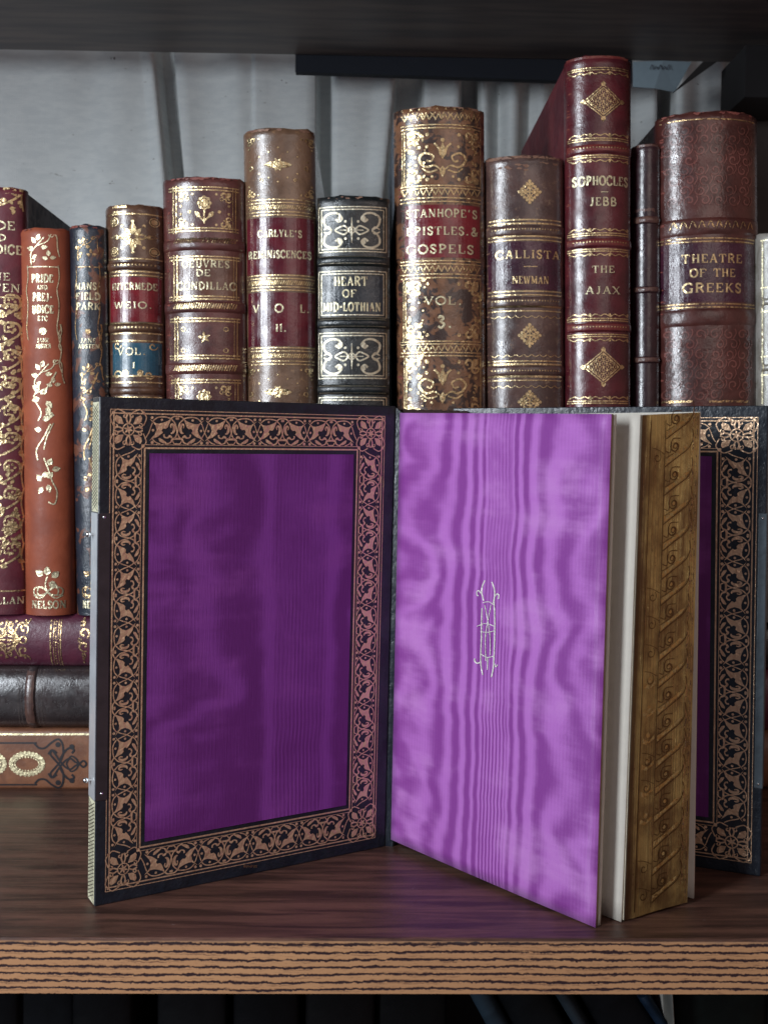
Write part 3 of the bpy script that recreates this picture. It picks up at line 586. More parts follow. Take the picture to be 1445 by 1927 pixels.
# --- 6 carlyle
b = pxbook('tall tan calf book with two maroon labels and a blank gilt-sprigged head', (458, 592, 240), (467, 596, 750), ZR, YS+0.1, 13, 0.6, [], calf_tan, calf_tan, group=G1, head=0.12)
for i, (y0, y1) in enumerate(((411, 517), (551, 652))):
    q = b.cv(0.012); q.rect(464+i*2, y0, 590+i*2, y1, 20, 6); q.done('title_label' if i == 0 else 'volume_label', lab_mar, b.r)
lt = b.cv(0.03); lt.text("CARLYLE'S", 527, 441, 13, 82); lt.text('REMINISCENCES', 526, 480, 14, 118); lt.text('V', 482, 581, 14, 12); lt.text('O', 526, 581, 15, 15); lt.text('L.', 574, 581, 15, 18); lt.text('II.', 530, 618, 14, 21); lt.done('lettering', GOLD_P, b.r)
c = b.cv(0.02)
for y in (377, 383, 400, 406, 519, 525, 541, 547, 655, 661, 680, 686): c.hl(y+(0), 463, 592, 1.9)
for y in (391, 533, 670): c.rope(y, 466, 590, 30, 8, 2.4, 0.5)
for yc, y0, y1 in ((312, 258, 372), (738, 692, 790)):
    c.leaf(524, yc, 27, 0, .34); c.leaf(524, yc, 27, math.pi, .34)
    for k in range(8): c.leaf(524, yc, 13, k*.785+.39, .4)
    c.cornerset(464, y0, 590, y1, 20)
    for k in range(7): c.dot(470+k*18, yc-32+8*abs(k-3), 1.6); c.dot(470+k*18, yc+32-8*abs(k-3), 1.6)
    for sx in (1, -1): c.ring(524+sx*52, yc+4, 3.5, 1.4); c.ring(524+sx*32, yc+28, 2.5, 1.4)
c.done('gilt_tooling', GOLD_W if False else GOLD, b.r)
# --- 7 heart of midlothian
b = pxbook('black morocco book with raised bands and silvery scrollwork panels', (597, 733, 368), (599, 731, 760), ZR, YS-0.25, 12, 0.35, [(491, 20), (608, 20), (733, 20)], green_blk, green_blk, group=G1, bh=0.2, head=0.1)
q = b.cv(0.012); q.rect(606, 520, 722, 592, 14, 5); q.done('title_label', leather('dark_blue_label', (0.014, 0.022, 0.032), (0.02, 0.03, 0.042), 1, 0.3, gs=8, stretch=4), b.r)
lt = b.cv(0.03); lt.text('HEART', 660, 530, 17, 62); lt.text('OF', 658, 553, 14, 26); lt.text('MID-LOTHIAN', 662, 578, 16, 108); lt.done('lettering', GOLD_P, b.r)
c = b.cv(0.022)
for y0, y1 in ((390, 474), (511, 598), (627, 712), (748, 830)):
    for d in (0, 5): c.frame(600+d, y0+d, 727-d, y1-d, 2.0)
for yc in (434, 671):
    for sx in (1, -1):
        for sy in (1, -1):
            P = lambda a, b_: (662+sx*a, yc+sy*b_)
            c.stroke([P(53, 2), P(44, 6), P(38, 0)], [2, 4, 3]); c.stroke([P(40, 2), P(50, 10), P(52, 24), P(40, 32), P(26, 31), P(18, 22), P(24, 16), P(30, 21)], [3, 4.5, 4, 3, 4.5])
            c.leaf(*P(22, 28), 12, 1.6 if sy > 0 else 4.7, .6); c.stroke([P(6, 0), P(14, 8), P(26, 4), P(32, 0)], 3); c.dot(*P(12, 16), 2.6)
    c.stroke([(662, yc-24), (662, yc+24)], [1, 4, 1], smooth=False); c.ring(662, yc, 6, 2.2); c.hl(yc, 640, 684, 1.6)
for y in (484, 497, 602, 615, 727, 740): c.hl(y, 601, 726, 1.2)
c.done('gilt_tooling', gilt('silver_gilt', (0.85, 0.78, 0.6), (0.1, 0.09, 0.08), thr=0.64, rough=0.42), b.r)
# --- 8 stanhope
b = pxbook('wide mottled tortoiseshell calf book with a bright red title label', (740, 912, 199), (750, 913, 762), ZR, YS-0.15, 14, 0.65, [], tree_calf, leather('reddish_calf', (0.18, 0.05, 0.03), (0.26, 0.08, 0.045), 0.8, 0.45), group=G1, side={-1: marble}, head=0.1)
q = b.cv(0.012); q.rect(762, 387, 904, 486, 20, 6); q.done('title_label', lab_red, b.r)
lt = b.cv(0.03); lt.text("STANHOPE'S", 831, 403, 15, 134); lt.text('EPISTLES.&', 832, 436, 15, 134); lt.text('GOSPELS', 828, 470, 16, 126); lt.text('VOL.', 834, 567, 15, 72); lt.text('3.', 836, 607, 22, 28); lt.done('lettering', GOLD_P, b.r)
c = b.cv(0.02)
for y in (237, 243, 351, 356, 374, 381, 492, 498, 517, 524, 643, 648, 664, 670): c.hl(y, 754, 906, 2.2)
for y in (222, 363, 507, 656): c.zig(y, 756, 904, 13, 11, 2.6)
c.zig(214, 756, 904, 9, 16, 1.6)
for y0, y1 in ((246, 349), (526, 641), (672, 790)):
    for x in (757, 761): c.vl(x+(y0-246)*.01, y0, y1, 1.6)
    c.vl(905, y0, y1, 1.4); c.cornerset(764, y0+2, 902, y1-2, 34)
    for k in range(12): c.dot(random.uniform(768, 800), random.uniform(y0+4, y1-4), random.uniform(1, 3))
for y0, y1 in ((246, 349), (526, 641), (672, 790)):
    for k in range(26):
        x = 766+abs(random.gauss(0, 14)); y = random.choice((y0+random.uniform(2, 26), y1-random.uniform(2, 26), random.uniform(y0, y1))); c.leaf(x, y, random.uniform(6, 14), random.uniform(0, 6.28), .5)
    for k in range(14): c.leaf(902-abs(random.gauss(0, 9)), random.uniform(y0+3, y1-3), random.uniform(5, 10), random.uniform(0, 6.28), .45)
for yc in (300, 724):
    for sx in (1, -1):
        c.stroke([(832, yc+26), (832+sx*14, yc+14), (832+sx*32, yc+16), (832+sx*44, yc+2), (832+sx*34, yc-10), (832+sx*18, yc-4), (832+sx*22, yc+6), (832+sx*30, yc+4)], [2, 4, 4.5, 4, 3, 4])
        c.stroke([(832+sx*4, yc-6), (832+sx*8, yc-20), (832+sx*16, yc-28)], 4); c.stroke([(832+sx*10, yc+22), (832+sx*26, yc+26), (832+sx*38, yc+18)], 3); c.dot(832+sx*30, yc-22, 3); c.dot(832+sx*20, yc+34, 2.5)
    c.leaf(832, yc+2, 32, math.pi/2, .3); c.leaf(832, yc+14, 22, -math.pi/2, .4); c.dot(832, yc-34, 4)
c.done('gilt_tooling', GOLD, b.r)
# --- 9 callista
b = pxbook('rubbed brown calf book with triple gilt rules and small gilt crosses', (915, 1060, 291), (917, 1063, 765), ZR, YS, 12.5, 0.6, [(433, 20), (568, 20), (697, 20)], brown_fox, brown_fox, group=G1, bh=0.08, head=0.1)
q = b.cv(0.012); q.rect(920, 456, 1056, 546, 20, 6, 1); q.done('title_label', lab_plum, b.r)
lt = b.cv(0.03); lt.text('CALLISTA', 993, 480, 15, 120); lt.text('NEWMAN', 997, 528, 14, 68); lt.hl(503, 984, 1010, 1.4); lt.done('lettering', GOLD, b.r)
c = b.cv(0.02)
for y, w_ in ((415, 2.6), (422, 3), (446, 2.8), (453, 2), (549, 2.4), (556, 2), (578, 3.4), (586, 2), (680, 2.4), (686, 3.4), (709, 3.6), (716, 2)): c.hl(y, 920, 1058, w_)
for y in (433, 567, 698): c.beads(y, 924, 1054, 24, 1.6)
def cross(c, x, y, r, k=5):
    for i in range(-k, k+1):
        for j in range(-k, k+1):
            if abs(i)+abs(j) <= k and (i+j) % 2 == 0 and not (abs(i) == abs(j) == 1): c.dot(x+i*r/k*0.98, y+j*r/k, r/k*0.62)
    for a in range(4): c.leaf(x, y, r*0.9, a*math.pi/2, .2); c.ring(x+r*.42*math.cos(a*1.571+.785), y+r*.42*math.sin(a*1.571+.785), r*.16, r*.07)
for y in (363, 632, 757): cross(c, 995, y, 25)
for y in (595, 668, 726):
    for i in range(9): c.stroke([(924+i*15, y), (931+i*15, y+4), (938+i*15, y)], 1.2)
c.done('gilt_tooling', GOLD, b.r)
# --- 10 sophocles
b = pxbook('tallest book, narrow maroon morocco with gilt lozenges and red bands', (1066, 1187, 103), (1067, 1187, 765), ZR, YS-0.35, 15.5, 0.55, [(280, 18), (457, 18), (616, 18)], maroon, maroon_matt, group=G1, bh=0.1, head=0.1)
lt = b.cv(0.03)
for t, y, h, W in (('SOPHOCLES', 342, 17, 104), ('JEBB', 381, 15, 50), ('THE', 508, 13, 42), ('AJAX', 547, 14, 64)): lt.text(t, 1133 if t != 'SOPHOCLES' else 1130, y, h, W)
lt.hl(363, 1128, 1142, 1.6); lt.done('lettering', GOLD_P, b.r)
q = b.cv(0.012)
for y in (280, 457, 616): q.rect(1069, y-6, 1185, y+6, 20, 8, .6)
q.rect(1068, 107, 1184, 118, 18, 2, 1.5); q.done('rubbed_patch', rim, b.r)
c = b.cv(0.024)
for y, sg in ((262, -1), (298, 1), (440, -1), (474, 1), (600, -1), (634, 1), (134, 1), (755, -1)):
    for d in (0, 4): c.hl(y-sg*d, 1070, 1184, 2.0)
    for i in range(3):
        x = 1072+i*37; c.stroke([(x, y+sg*3), (x+9, y+sg*8), (x+18, y+sg*5), (x+27, y+sg*8), (x+37, y+sg*3)], 1.8); c.dot(x+36, y+sg*7, 2.6)
for y in (280, 457, 616): c.beads(y, 1076, 1180, 18, 1.5)
for y in (193, 691):
    for k in (36, 30): c.stroke([(1133-k, y), (1133, y-k*.86), (1133+k, y), (1133, y+k*.86), (1133-k, y)], 2, smooth=False)
    for i in range(-4, 5):
        for j in range(-4, 5):
            if abs(i)+abs(j) <= 4: (c.ring if (i+j) % 2 else c.dot)(*((1133+i*7, y+j*6, 2.8, 1.2) if (i+j) % 2 else (1133+i*7, y+j*6, 2.3)))
    for a in range(4): c.leaf(1133+32*math.cos(a*1.571), y-28*math.sin(a*1.571), 10, a*math.pi/2, .7)
c.done('gilt_tooling', GOLD, b.r)
# --- 11 thin black
b = pxbook('thin glossy blackish plum book squeezed between the tallest and the widest red-brown one', (1191, 1243, 269), (1190, 1241, 765), ZR, YS+0.4, 12, 0.4, [(414, 14), (545, 14), (677, 14)], black_l, black_l, group=G1, bh=0.1)
q = b.cv(0.012)
q.rect(1193, 272, 1239, 284, 10, 2, 1.5); q.rect(1192, 408, 1239, 420, 10, 6, 1); q.rect(1191, 541, 1238, 549, 10, 4, 1); q.rect(1191, 673, 1238, 681, 10, 4, 1); q.rect(1192, 393, 1230, 399, 10, 1, 2); q.done('rubbed_patch', leather('rubbed_tan', (0.22, 0.11, 0.08), (0.12, 0.05, 0.045), 3, 0.4), b.r)
# --- 12 theatre of the greeks
b = pxbook('widest red-brown book stamped with leaf relief and a plum title panel', (1240, 1425, 208), (1243, 1429, 765), ZR, YS-0.2, 14.5, 0.8, [(425, 34), (596, 34)], dkred, dkred, group=G1, bh=0.08, head=0.1, side={-1: black_l})
q = b.cv(0.012); q.rect(1246, 459, 1424, 569, 22, 6); q.done('title_label', lab_plum, b.r)
lt = b.cv(0.03)
for t, y, h, W in (('THEATRE', 488, 16, 112), ('OF THE', 515, 15, 84), ('GREEKS', 543, 17, 108)): lt.text(t, 1338, y, h, W)
lt.done('lettering', GOLD, b.r)
c = b.cv(0.02)
for y in (221, 227, 450, 456, 573, 579): c.hl(y, 1247, 1424, 2.2)
c.rect(1252, 754, 1300, 758, 8, 1, .8); c.rect(1330, 754, 1410, 758, 8, 1, .8)
for i in range(10): c.stroke([(1262+i*16, 432), (1268+i*16, 418), (1274+i*16, 430), (1270+i*16, 424)], 1.6)
c.done('gilt_tooling', GOLD_W, b.r)
c = b.cv(0.02)
def relief(x0, x1, y0, y1):
    y = y0; r = 0
    while y < y1:
        x = x0+(12 if r % 2 else 4)
        while x < x1:
            if random.random() < .92:
                c.spiral(x, y, 10, random.uniform(0, 6), 1.0, 2.6, 1 if r % 2 else -1); c.stroke([(x+8, y+8), (x+14, y-2), (x+12, y-10)], 2.2)
            x += 27
        y += 19; r += 1
relief(1256, 1416, 246, 398); relief(1256, 1416, 630, 745); c.done('stamped_relief', leather('stamped_leather_lit', (0.2, 0.062, 0.05), (0.3, 0.1, 0.08), 0.7, 0.3), b.r)  # lighter than the spine: light caught by the embossing is in its colour
# --- 13 partly seen at the right edge
silver = leather('silvery_vellum', (0.35, 0.32, 0.27), (0.5, 0.47, 0.42), 0.8, 0.4, scf=0.6, scuff=(0.2, 0.15, 0.1))
b = pxbook('pale silvery vellum book cut by the right edge', (1431, 1560, 434), (1431, 1560, 765), ZR, YS-0.6, 12, 0.4, [(565, 14), (690, 14)], silver, silver, group=G1)
c = b.cv(0.02)
for y in (450, 540, 585, 670, 705): c.hl(y, 1434, 1556, 3)
c.vl(1438, 450, 760, 2); c.done('gilt_tooling', GOLD_P, b.r)

# --- rubbed leather at heads and joints
def rub(i, xs, ys, n, mat, sz=5):
    b = BOOKS[i]; c = b.cv(0.014)
    for k in range(n):
        x, y = random.uniform(*xs), random.uniform(*ys); r = sz*random.uniform(.4, 1.2)
        c.poly([(x+r*random.uniform(.5, 1.6)*math.cos(a), y+r*.6*random.uniform(.4, 1.3)*math.sin(a)) for a in [j*math.pi/5 for j in range(10)]])
    c.done('rubbed_patch', mat, b.r)
rt = leather('rubbed_head_tan', (0.4, 0.22, 0.14), (0.26, 0.12, 0.08), 3, 0.6, coat=0.1); rr = leather('rubbed_head_red', (0.36, 0.1, 0.07), (0.25, 0.06, 0.05), 3, 0.6, coat=0.1)
for i, xs, ys, n, mt, sz in ((3, (203, 302), (385, 388), 12, rt, 4), (4, (314, 452), (334, 339), 22, rr, 5), (4, (314, 318), (360, 740), 16, rr, 3), (5, (464, 588), (243, 247), 14, rt, 5), (5, (586, 590), (260, 740), 12, rt, 3), (6, (603, 728), (371, 375), 9, rt, 2.5), (7, (752, 906), (201, 206), 20, rt, 5), (7, (752, 757), (230, 750), 20, rr, 4),
    (8, (920, 1055), (294, 306), 34, rt, 7), (8, (922, 990), (310, 322), 9, rt, 6), (8, (919, 922), (330, 750), 18, rt, 3), (9, (1071, 1074), (140, 750), 26, rr, 3), (9, (1074, 1180), (106, 112), 16, rr, 5), (11, (1246, 1420), (210, 217), 24, rr, 5), (11, (1250, 1254), (230, 750), 18, rr, 3), (0, (-60, 42), (352, 355), 10, rr, 3), (1, (42, 126), (430, 433), 8, rr, 3), (2, (136, 192), (424, 432), 9, rr, 6)):
    rub(i, xs, ys, n, mt, sz)
# --- lying books under the row
def lying(label, X0, X1, z0, z1, Y, depth, bulge, m, bm_, bands=(), name='book', bh=0.1):
    M = Matrix.Translation((X0, Y, (z0+z1)/2)) @ Matrix.Rotation(math.pi/2, 4, 'Y')
    return Book(label, M, z1-z0-0.02, X1-X0, depth, bulge, list(bands), m, bm_, name=name, group='old books lying flat in stacks', bh=bh)
z3 = atY(80, 1375, YS).z; z2 = atY(80, 1258, YS).z
m1 = leather('purple_maroon_leather', (0.12, 0.022, 0.05), (0.16, 0.03, 0.06), 0.6, 0.42, coat=0.15, scf=0.7, bd=0.03, scuff=(0.2, 0.08, 0.08))
m2 = leather('black_brown_calf', (0.03, 0.022, 0.024), (0.055, 0.036, 0.036), 0.5, 0.28, scf=0.7, scuff=(0.13, 0.07, 0.05))
m3 = leather('tan_inlaid_calf', (0.25, 0.1, 0.055), (0.34, 0.14, 0.07), 0.8, 0.45, coat=0.1, scf=0.62, scuff=(0.3, 0.16, 0.08))
xl = -27.0; xr = -3.4
b = lying('maroon book lying on top of the stack under the terracotta book', xl, xr, z2, ZS, YS+0.1, 14, 0.4, m1, m1)
c = b.cv(0.02)
for x, w_ in ((97, 2.6), (103, 1.4), (112, 1.4), (116, 1.8)): c.vl(x, 1166, 1254, w_)
for k in range(16): c.dot(107, 1170+k*5.3, 1.5)
for y0 in (1206,):
    for sx in (1, -1):
        xc = 30 if sx > 0 else -26
        c.ring(46, 1203, 6, 3)
    for k in range(-3, 4):
        c.stroke([(40, 1203), (28, 1203+k*5), (16, 1203+k*9)], [2, 3.5, 4])
        c.stroke([(0, 1203+k*4), (10, 1203+k*7), (14, 1203+k*11)], 2.6)
    for sy in (1, -1):
        c.spiral(46, 1203+sy*20, 10, 1, 1, 3, sy); c.stroke([(30, 1203+sy*14), (38, 1203+sy*30), (52, 1203+sy*30), (58, 1203+sy*38)], 2.6)
        for k in range(6): c.dot(4+k*9, 1203+sy*(30+4*(k % 2)), 2.6)
        c.spiral(4, 1203+sy*16, 10, 0, 1, 3, -sy); c.spiral(20, 1203+sy*28, 7, 2, 1, 2.4, sy)
    for sy in (1, -1):
        c.spiral(160, 1203+sy*12, 11, 1, 1, 3.4, sy); c.spiral(158, 1203+sy*30, 6, 2, 1, 2.4, -sy); c.dot(152, 1203, 4)
        for k in range(4): c.dot(158, 1203+sy*(26+k*6), 2)
c.done('gilt_tooling', GOLD_W, b.r)
b = lying('black calf book lying in the middle of the left stack', xl, xr, z3, z2, YS-0.05, 14, 0.5, m2, m2, bands=[(atY(58, 1310, YS).x-xl, 0.55), (atY(-150, 1310, YS).x-xl, 0.55), (atY(265, 1310, YS).x-xl, 0.55)])
c = b.cv(0.015)
for x in (37, 43, 74, 81): c.vl(x, 1262, 1368, 1.0)
c.done('blind_rule', leather('rule_leather', (0.09, 0.07, 0.065), (0.13, 0.1, 0.09), 1, 0.25), b.r)
q = b.cv(0.016); q.rect(50, 1264, 66, 1362, 4, 14, 1.5); q.done('rubbed_patch', leather('rubbed_brown', (0.09, 0.045, 0.04), (0.14, 0.07, 0.055), 2, 0.35), b.r)
b = lying('tan calf book with black strapwork and gilt chain, lowest in the left stack', xl, xr, 0.01, z3, YS+0.0, 14, 0.12, m3, m3)
q = b.cv(0.02); q.vl
for x, y, rx, ry in ((52, 1437, 28, 17), (-18, 1437, 26, 17)):
    q.stroke([(x+rx*math.cos(a), y+ry*math.sin(a)) for a in [k*math.pi/12 for k in range(25)]], 4, smooth=False)
    for k in range(26): a = k*2*math.pi/26; q.dot(x+(rx+3)*math.cos(a), y+(ry+4)*math.sin(a), 3.4); q.dot(x+(rx-5)*math.cos(a), y+(ry-4)*math.sin(a), 1.7)
q.hl(1382, -100, 230, 3.4); q.hl(1489, -100, 230, 3); q.done('gilt_tooling', gilt('chain_gilt', (0.9, 0.78, 0.5), (0.3, 0.18, 0.09), thr=.68, rough=.45, metal=.8), b.r)
c = b.cv(0.02)
c.hl(1398, -100, 70, 3); c.hl(1477, -100, 70, 3)
for sy in (1, -1):
    Q = lambda x, d: (x, 1437-sy*d)
    c.stroke([Q(66, 38), Q(74, 30), Q(86, 30), Q(98, 40), Q(110, 46), Q(118, 38), Q(120, 20), Q(114, 4), Q(104, -8), Q(96, -18), Q(100, -26), Q(108, -20)], 3.6)
    c.stroke([Q(92, 18), Q(98, 26), Q(104, 20), Q(112, 8), Q(124, -6), Q(134, -10), Q(142, -4), Q(150, 0), Q(158, 6), Q(164, 0)], 3.4)
    c.stroke([Q(114, 8), Q(122, 22), Q(132, 30), Q(140, 26), Q(136, 20)], 4); c.stroke([Q(126, 0), Q(134, 14), Q(144, 10), Q(150, 0)], 3); c.dot(*Q(136, 32), 5); c.dot(*Q(110, 36), 5)
c.done('black_strapwork', BLK_TOOL, b.r)
for i, (z0, z1, m, lb) in enumerate(((0.01, z3, m3, 'tan book lying lowest behind the open book'), (z3, z2, m1, 'maroon book lying between two others behind the open book'), (z2, ZS, m2, 'black book lying topmost behind the open book'))):
    lying(lb, -3.2+i*.1, 23.5, z0, z1, YS+0.3+0.1*i, 13.5, 0.4, m, m)

# ------------------------------------------------------------------ the open book
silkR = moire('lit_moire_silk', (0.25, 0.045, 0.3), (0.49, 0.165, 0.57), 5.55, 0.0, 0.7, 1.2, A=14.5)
silkL = moire('shaded_silk_doublure', (0.14, 0.015, 0.17), (0.24, 0.045, 0.31), 8.1, 0.0, 0.8, 1.2, w0=1.1, pale=(0.29, 0.06, 0.33), seed=21.0, sg=0.38, A=6.0)  # same silk in a darker colour that holds the shade on the cover
cov_m = leather('navy_black_morocco', (0.009, 0.014, 0.024), (0.014, 0.021, 0.034), 1.2, 0.34, coat=0.35, gs=9, bd=0.035, scf=0.8, scuff=(0.04, 0.05, 0.06))
BL = atZ(178, 1707, 0.0); BR = atZ(725, 1593, 0.0); TL = atY(188, 746, BL.y+0.05)
nL = (BR-BL).cross(TL-BL).normalized()
if nL.y > 0: nL = -nL
TR = atPl(745, 764, BL, nL)
root = thing('open_book', 'open book with purple watered silk linings, gilt borders and gold edges, standing on the shelf', 'book', Matrix.Translation((0.9, 44, 0)))
class WMB(MB):
    world = True
def planesurf(P0, n):
    return lambda x, y, off: root.M.inverted() @ (atPl(x, y, P0, n)+n*off)
def quadsurf(bl, br, tl, tr, n):
    W, H = (br-bl).length, ((tl-bl).length+(tr-br).length)/2
    def f(s, t, off):
        a, b_ = s/W, t/H; p = bl*(1-a)*(1-b_)+br*a*(1-b_)+tl*(1-a)*b_+tr*a*b_
        return root.M.inverted() @ (p+n*off)
    return f, W, H
def slab(bl, br, tl, tr, n, th, name, mat, parent, bevel=0.06):
    """board with its front face on the four corners and thickness th behind it"""
    m = WMB(); k = -n*th; m.hexa([bl, br, br+k, bl+k, tl, tr, tr+k, tl+k]); return m.build(name, mat, parent, bevel=bevel, seg=3)
def sheetgrid(bl, br, tl, tr, n, off, name, mat, parent, inset=(0, 0, 0, 0), W=1, H=1, bow=0.0, nx=24, ny=36, th=0.03, wav=0.0):
    l, r, bo, t = inset; g, uv = [], []; m = WMB()
    for i in range(ny+1):
        row, ur = [], []
        for j in range(nx+1):
            s = l+(W-l-r)*j/nx; q = bo+(H-bo-t)*i/ny; a, b_ = s/W, q/H
            p = bl*(1-a)*(1-b_)+br*a*(1-b_)+tl*(1-a)*b_+tr*a*b_
            ww = wav*noise.noise(Vector((s*.5, q*.3, 2)))*min(1, min(j, nx-j, i, ny-i)/3)
            ed = min(j, nx-j, i, ny-i); dd = 0.0 if ed or not name.startswith('silk_leaf') else -th*0.8
            row.append(p+n*(off+bow*math.sin(math.pi*a)+ww+dd)); ur.append((s, q))
        g.append(row); uv.append(ur)
    m.quads(g, uv); o = m.build(name, mat, parent, smooth=True); 
    if name != 'silk_panel': sd = o.o.modifiers.new('sheet', 'SOLIDIFY'); sd.thickness = th*U; sd.offset = 0
    return o
# repeating motif of the gilt border, measured in motif units: x 65..745 across, y 185..725 is half a period
def motif(c, X):
    """X(x, y) -> canvas coordinates"""
    sc = abs(X(100, 0)[0]-X(0, 0)[0])+abs(X(100, 0)[1]-X(0, 0)[1]); k = sc/100
    def P(l): return [X(*q) for q in l]
    for my in (0, 1):
        Y_ = (lambda y: y) if my == 0 else (lambda y: 185+1080-(y-185))
        T = lambda l: [X(x, Y_(y)) for x, y in l]
        c.poly(T([(205, 190), (240, 262), (272, 310), (276, 380), (258, 460), (228, 545), (188, 602), (225, 592), (275, 566), (330, 540), (358, 505), (352, 448), (385, 424), (420, 448), (452, 400), (488, 345), (505, 285), (552, 190), (500, 240), (452, 290), (380, 326), (310, 305), (262, 262)]))
        c.stroke(T([(262, 250), (320, 222), (380, 200), (440, 170), (500, 128)]), 17*k)
        c.dot(*X(384, Y_(258)), 21*k)
        c.stroke(T([(232, 262), (184, 330), (166, 420), (172, 520), (192, 604)]), 19*k); c.dot(*X(214, Y_(425)), 20*k)
        c.stroke(T([(192, 600), (158, 655), (154, 725)]), 22*k)
        c.stroke(T([(200, 608), (262, 676), (330, 704), (390, 716), (470, 750), (520, 790)]), 20*k)
        c.stroke(T([(428, 600), (418, 640), (368, 664), (306, 656), (280, 622), (306, 596), (345, 606)]), [16*k, 44*k, 44*k, 26*k, 14*k])
        c.stroke(T([(446, 468), (486, 474), (504, 530), (476, 580), (500, 622)]), [30*k, 24*k, 20*k, 40*k, 26*k])
        c.poly(T([(512, 362), (556, 380), (588, 440), (600, 540), (572, 510), (530, 440), (506, 390)]))
        c.stroke(T([(530, 250), (580, 320), (602, 400)]), 17*k); c.stroke(T([(604, 500), (580, 590), (520, 640), (516, 725)]), [18*k, 22*k, 40*k, 30*k])
        c.stroke(T([(556, 640), (596, 670), (598, 725)]), 18*k)
        c.dot(*X(182, Y_(240)), 24*k); c.dot(*X(580, Y_(246)), 26*k); c.dot(*X(190, Y_(712)), 20*k)
def border(f, W, H, ins, bw, parent, name='gilt_border', left=True):
    """ins = margins l, r, b, t and bw = band widths l, r, b, t"""
    c = Canvas(f, step=0.12, off=0.008)
    l, r, bo, t = ins; wl, wr, wb, wt = bw
    def rectline(d, w_):     # d in band fraction from outside
        x0, x1, y0, y1 = l+wl*d, W-r-wr*d, bo+wb*d, H-t-wt*d
        for A, B in (((x0, y0), (x1, y0)), ((x1, y0), (x1, y1)), ((x1, y1), (x0, y1)), ((x0, y1), (x0, y0))): c.stroke([A, B], w_, smooth=False)
    rectline(0.0, 0.028); rectline(0.085, 0.05); rectline(0.81, 0.022); rectline(0.89, 0.06)
    sp = lambda x: (x-65)/(745-65)
    PER = 2.17
    for side in 'lrbt':
        if side in 'lr': a0, a1 = bo+wb*1.0, H-t-wt*1.0
        else: a0, a1 = l+wl*1.0, W-r-wr*1.0
        n = max(1, round((a1-a0)/PER)); per = (a1-a0)/n
        for i in range(n):
            for_ = {'l': lambda x, y: (l+wl*sp(x), a0+per*(i+(y-185)/1080)), 'r': lambda x, y: (W-r-wr*sp(x), a0+per*(i+(y-185)/1080)),
                    'b': lambda x, y: (a0+per*(i+(y-185)/1080), bo+wb*sp(x)), 't': lambda x, y: (a0+per*(i+(y-185)/1080), H-t-wt*sp(x))}[side]
            motif(c, for_)
    for (cx, cy, w1, w2) in ((l+wl*.46, bo+wb*.46, wl, wb), (W-r-wr*.46, bo+wb*.46, wr, wb), (l+wl*.46, H-t-wt*.46, wl, wt), (W-r-wr*.46, H-t-wt*.46, wr, wt)):
        c.ring(cx, cy, .15*w1, .03*w1)
        for k in range(6): c.leaf(cx, cy, 0.13*w1, k*1.047+.3, .3)
        for sx in (1, -1):
            for sy in (1, -1):
                Q = lambda x, y: (cx+sx*x*w1*.93, cy+sy*y*w2*.93)
                c.poly([Q(.13, .13), Q(.2, .3), Q(.34, .36), Q(.38, .3), Q(.36, .2), Q(.28, .14)]); c.stroke([Q(.16, .02), Q(.28, .06), Q(.4, .02)], .04*w1); c.stroke([Q(.02, .16), Q(.06, .28), Q(.02, .4)], .04*w1)
                c.spiral(*Q(.1, .34), .06*w1, 1, 1, .03*w1, sx*sy); c.spiral(*Q(.34, .1), .06*w1, 2, 1, .03*w1, -sx*sy); c.dot(*Q(.42, .42), .04*w1)
                c.stroke([Q(.42, .1), Q(.5, .3), Q(.42, .42)], .03*w1); c.stroke([Q(.1, .42), Q(.3, .5), Q(.42, .42)], .03*w1)
    return c.done(name, GOLD_B, parent)
fL, WL, HL = quadsurf(BL, BR, TL, TR, nL)
TH = 0.85
covL = slab(BL, BR, TL, TR, nL, TH, 'cover_board', cov_m, root)
insL, bwL = (0.40, 0.52, 0.48, 0.44), (1.42, 1.42, 1.6, 1.55)
border(fL, WL, HL, insL, bwL, covL)
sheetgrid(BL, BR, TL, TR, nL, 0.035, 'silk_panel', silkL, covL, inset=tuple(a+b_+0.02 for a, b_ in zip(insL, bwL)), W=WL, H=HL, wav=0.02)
c = Canvas(planesurf(BL, nL), off=0.008); c.text('BUMPUS', 471, 1630, 4.2, 25); c.mb and c.done('binder_stamp', GOLD_W, covL)
# fore edge of the left cover: gauffered gilt ends and a clasp plate
eo = (BL-BR).normalized()           # outward direction of the edge
def estrip(t0, t1, name, mat, parent, out=0.012, frontw=0.0):
    m = WMB(); k = -nL; H_ = TL-BL
    a, b_ = BL+H_*t0, BL+H_*t1
    if frontw:
        f_ = nL*out; m.hexa([a+eo*out+k*(TH*.98), a+eo*out+f_, a-eo*frontw+f_, a-eo*frontw+k*.05, b_+eo*out+k*(TH*.98), b_+eo*out+f_, b_-eo*frontw+f_, b_-eo*frontw+k*.05])
    else: m.hexa([a+k*(TH*.96), a+k*.04, a+k*.04+eo*out, a+k*(TH*.96)+eo*out, b_+k*(TH*.96), b_+k*.04, b_+k*.04+eo*out, b_+k*(TH*.96)+eo*out])
    return m.build(name, mat, parent, bevel=0.01 if not frontw else 0.05)
hT = lambda py: (1707-py)/(1707-746)
def hatch(t0, t1, par):
    H_ = TL-BL; n0 = eo
    def f(a, t, off): return root.M.inverted() @ (BL+H_*t/18.5-nL*a+eo*(off+0.012))
    c = Canvas(f, step=0.2, off=0.004); z = t0*18.5
    while z < t1*18.5:
        c.stroke([(0.08, z), (TH-.08, z+.32)], 0.03, smooth=False); c.stroke([(0.08, z+.32), (TH-.08, z)], 0.03, smooth=False); z += .135
    c.done('gauffered_pattern', plain('gauffer_dark', (0.05, 0.04, 0.025), .6), par)
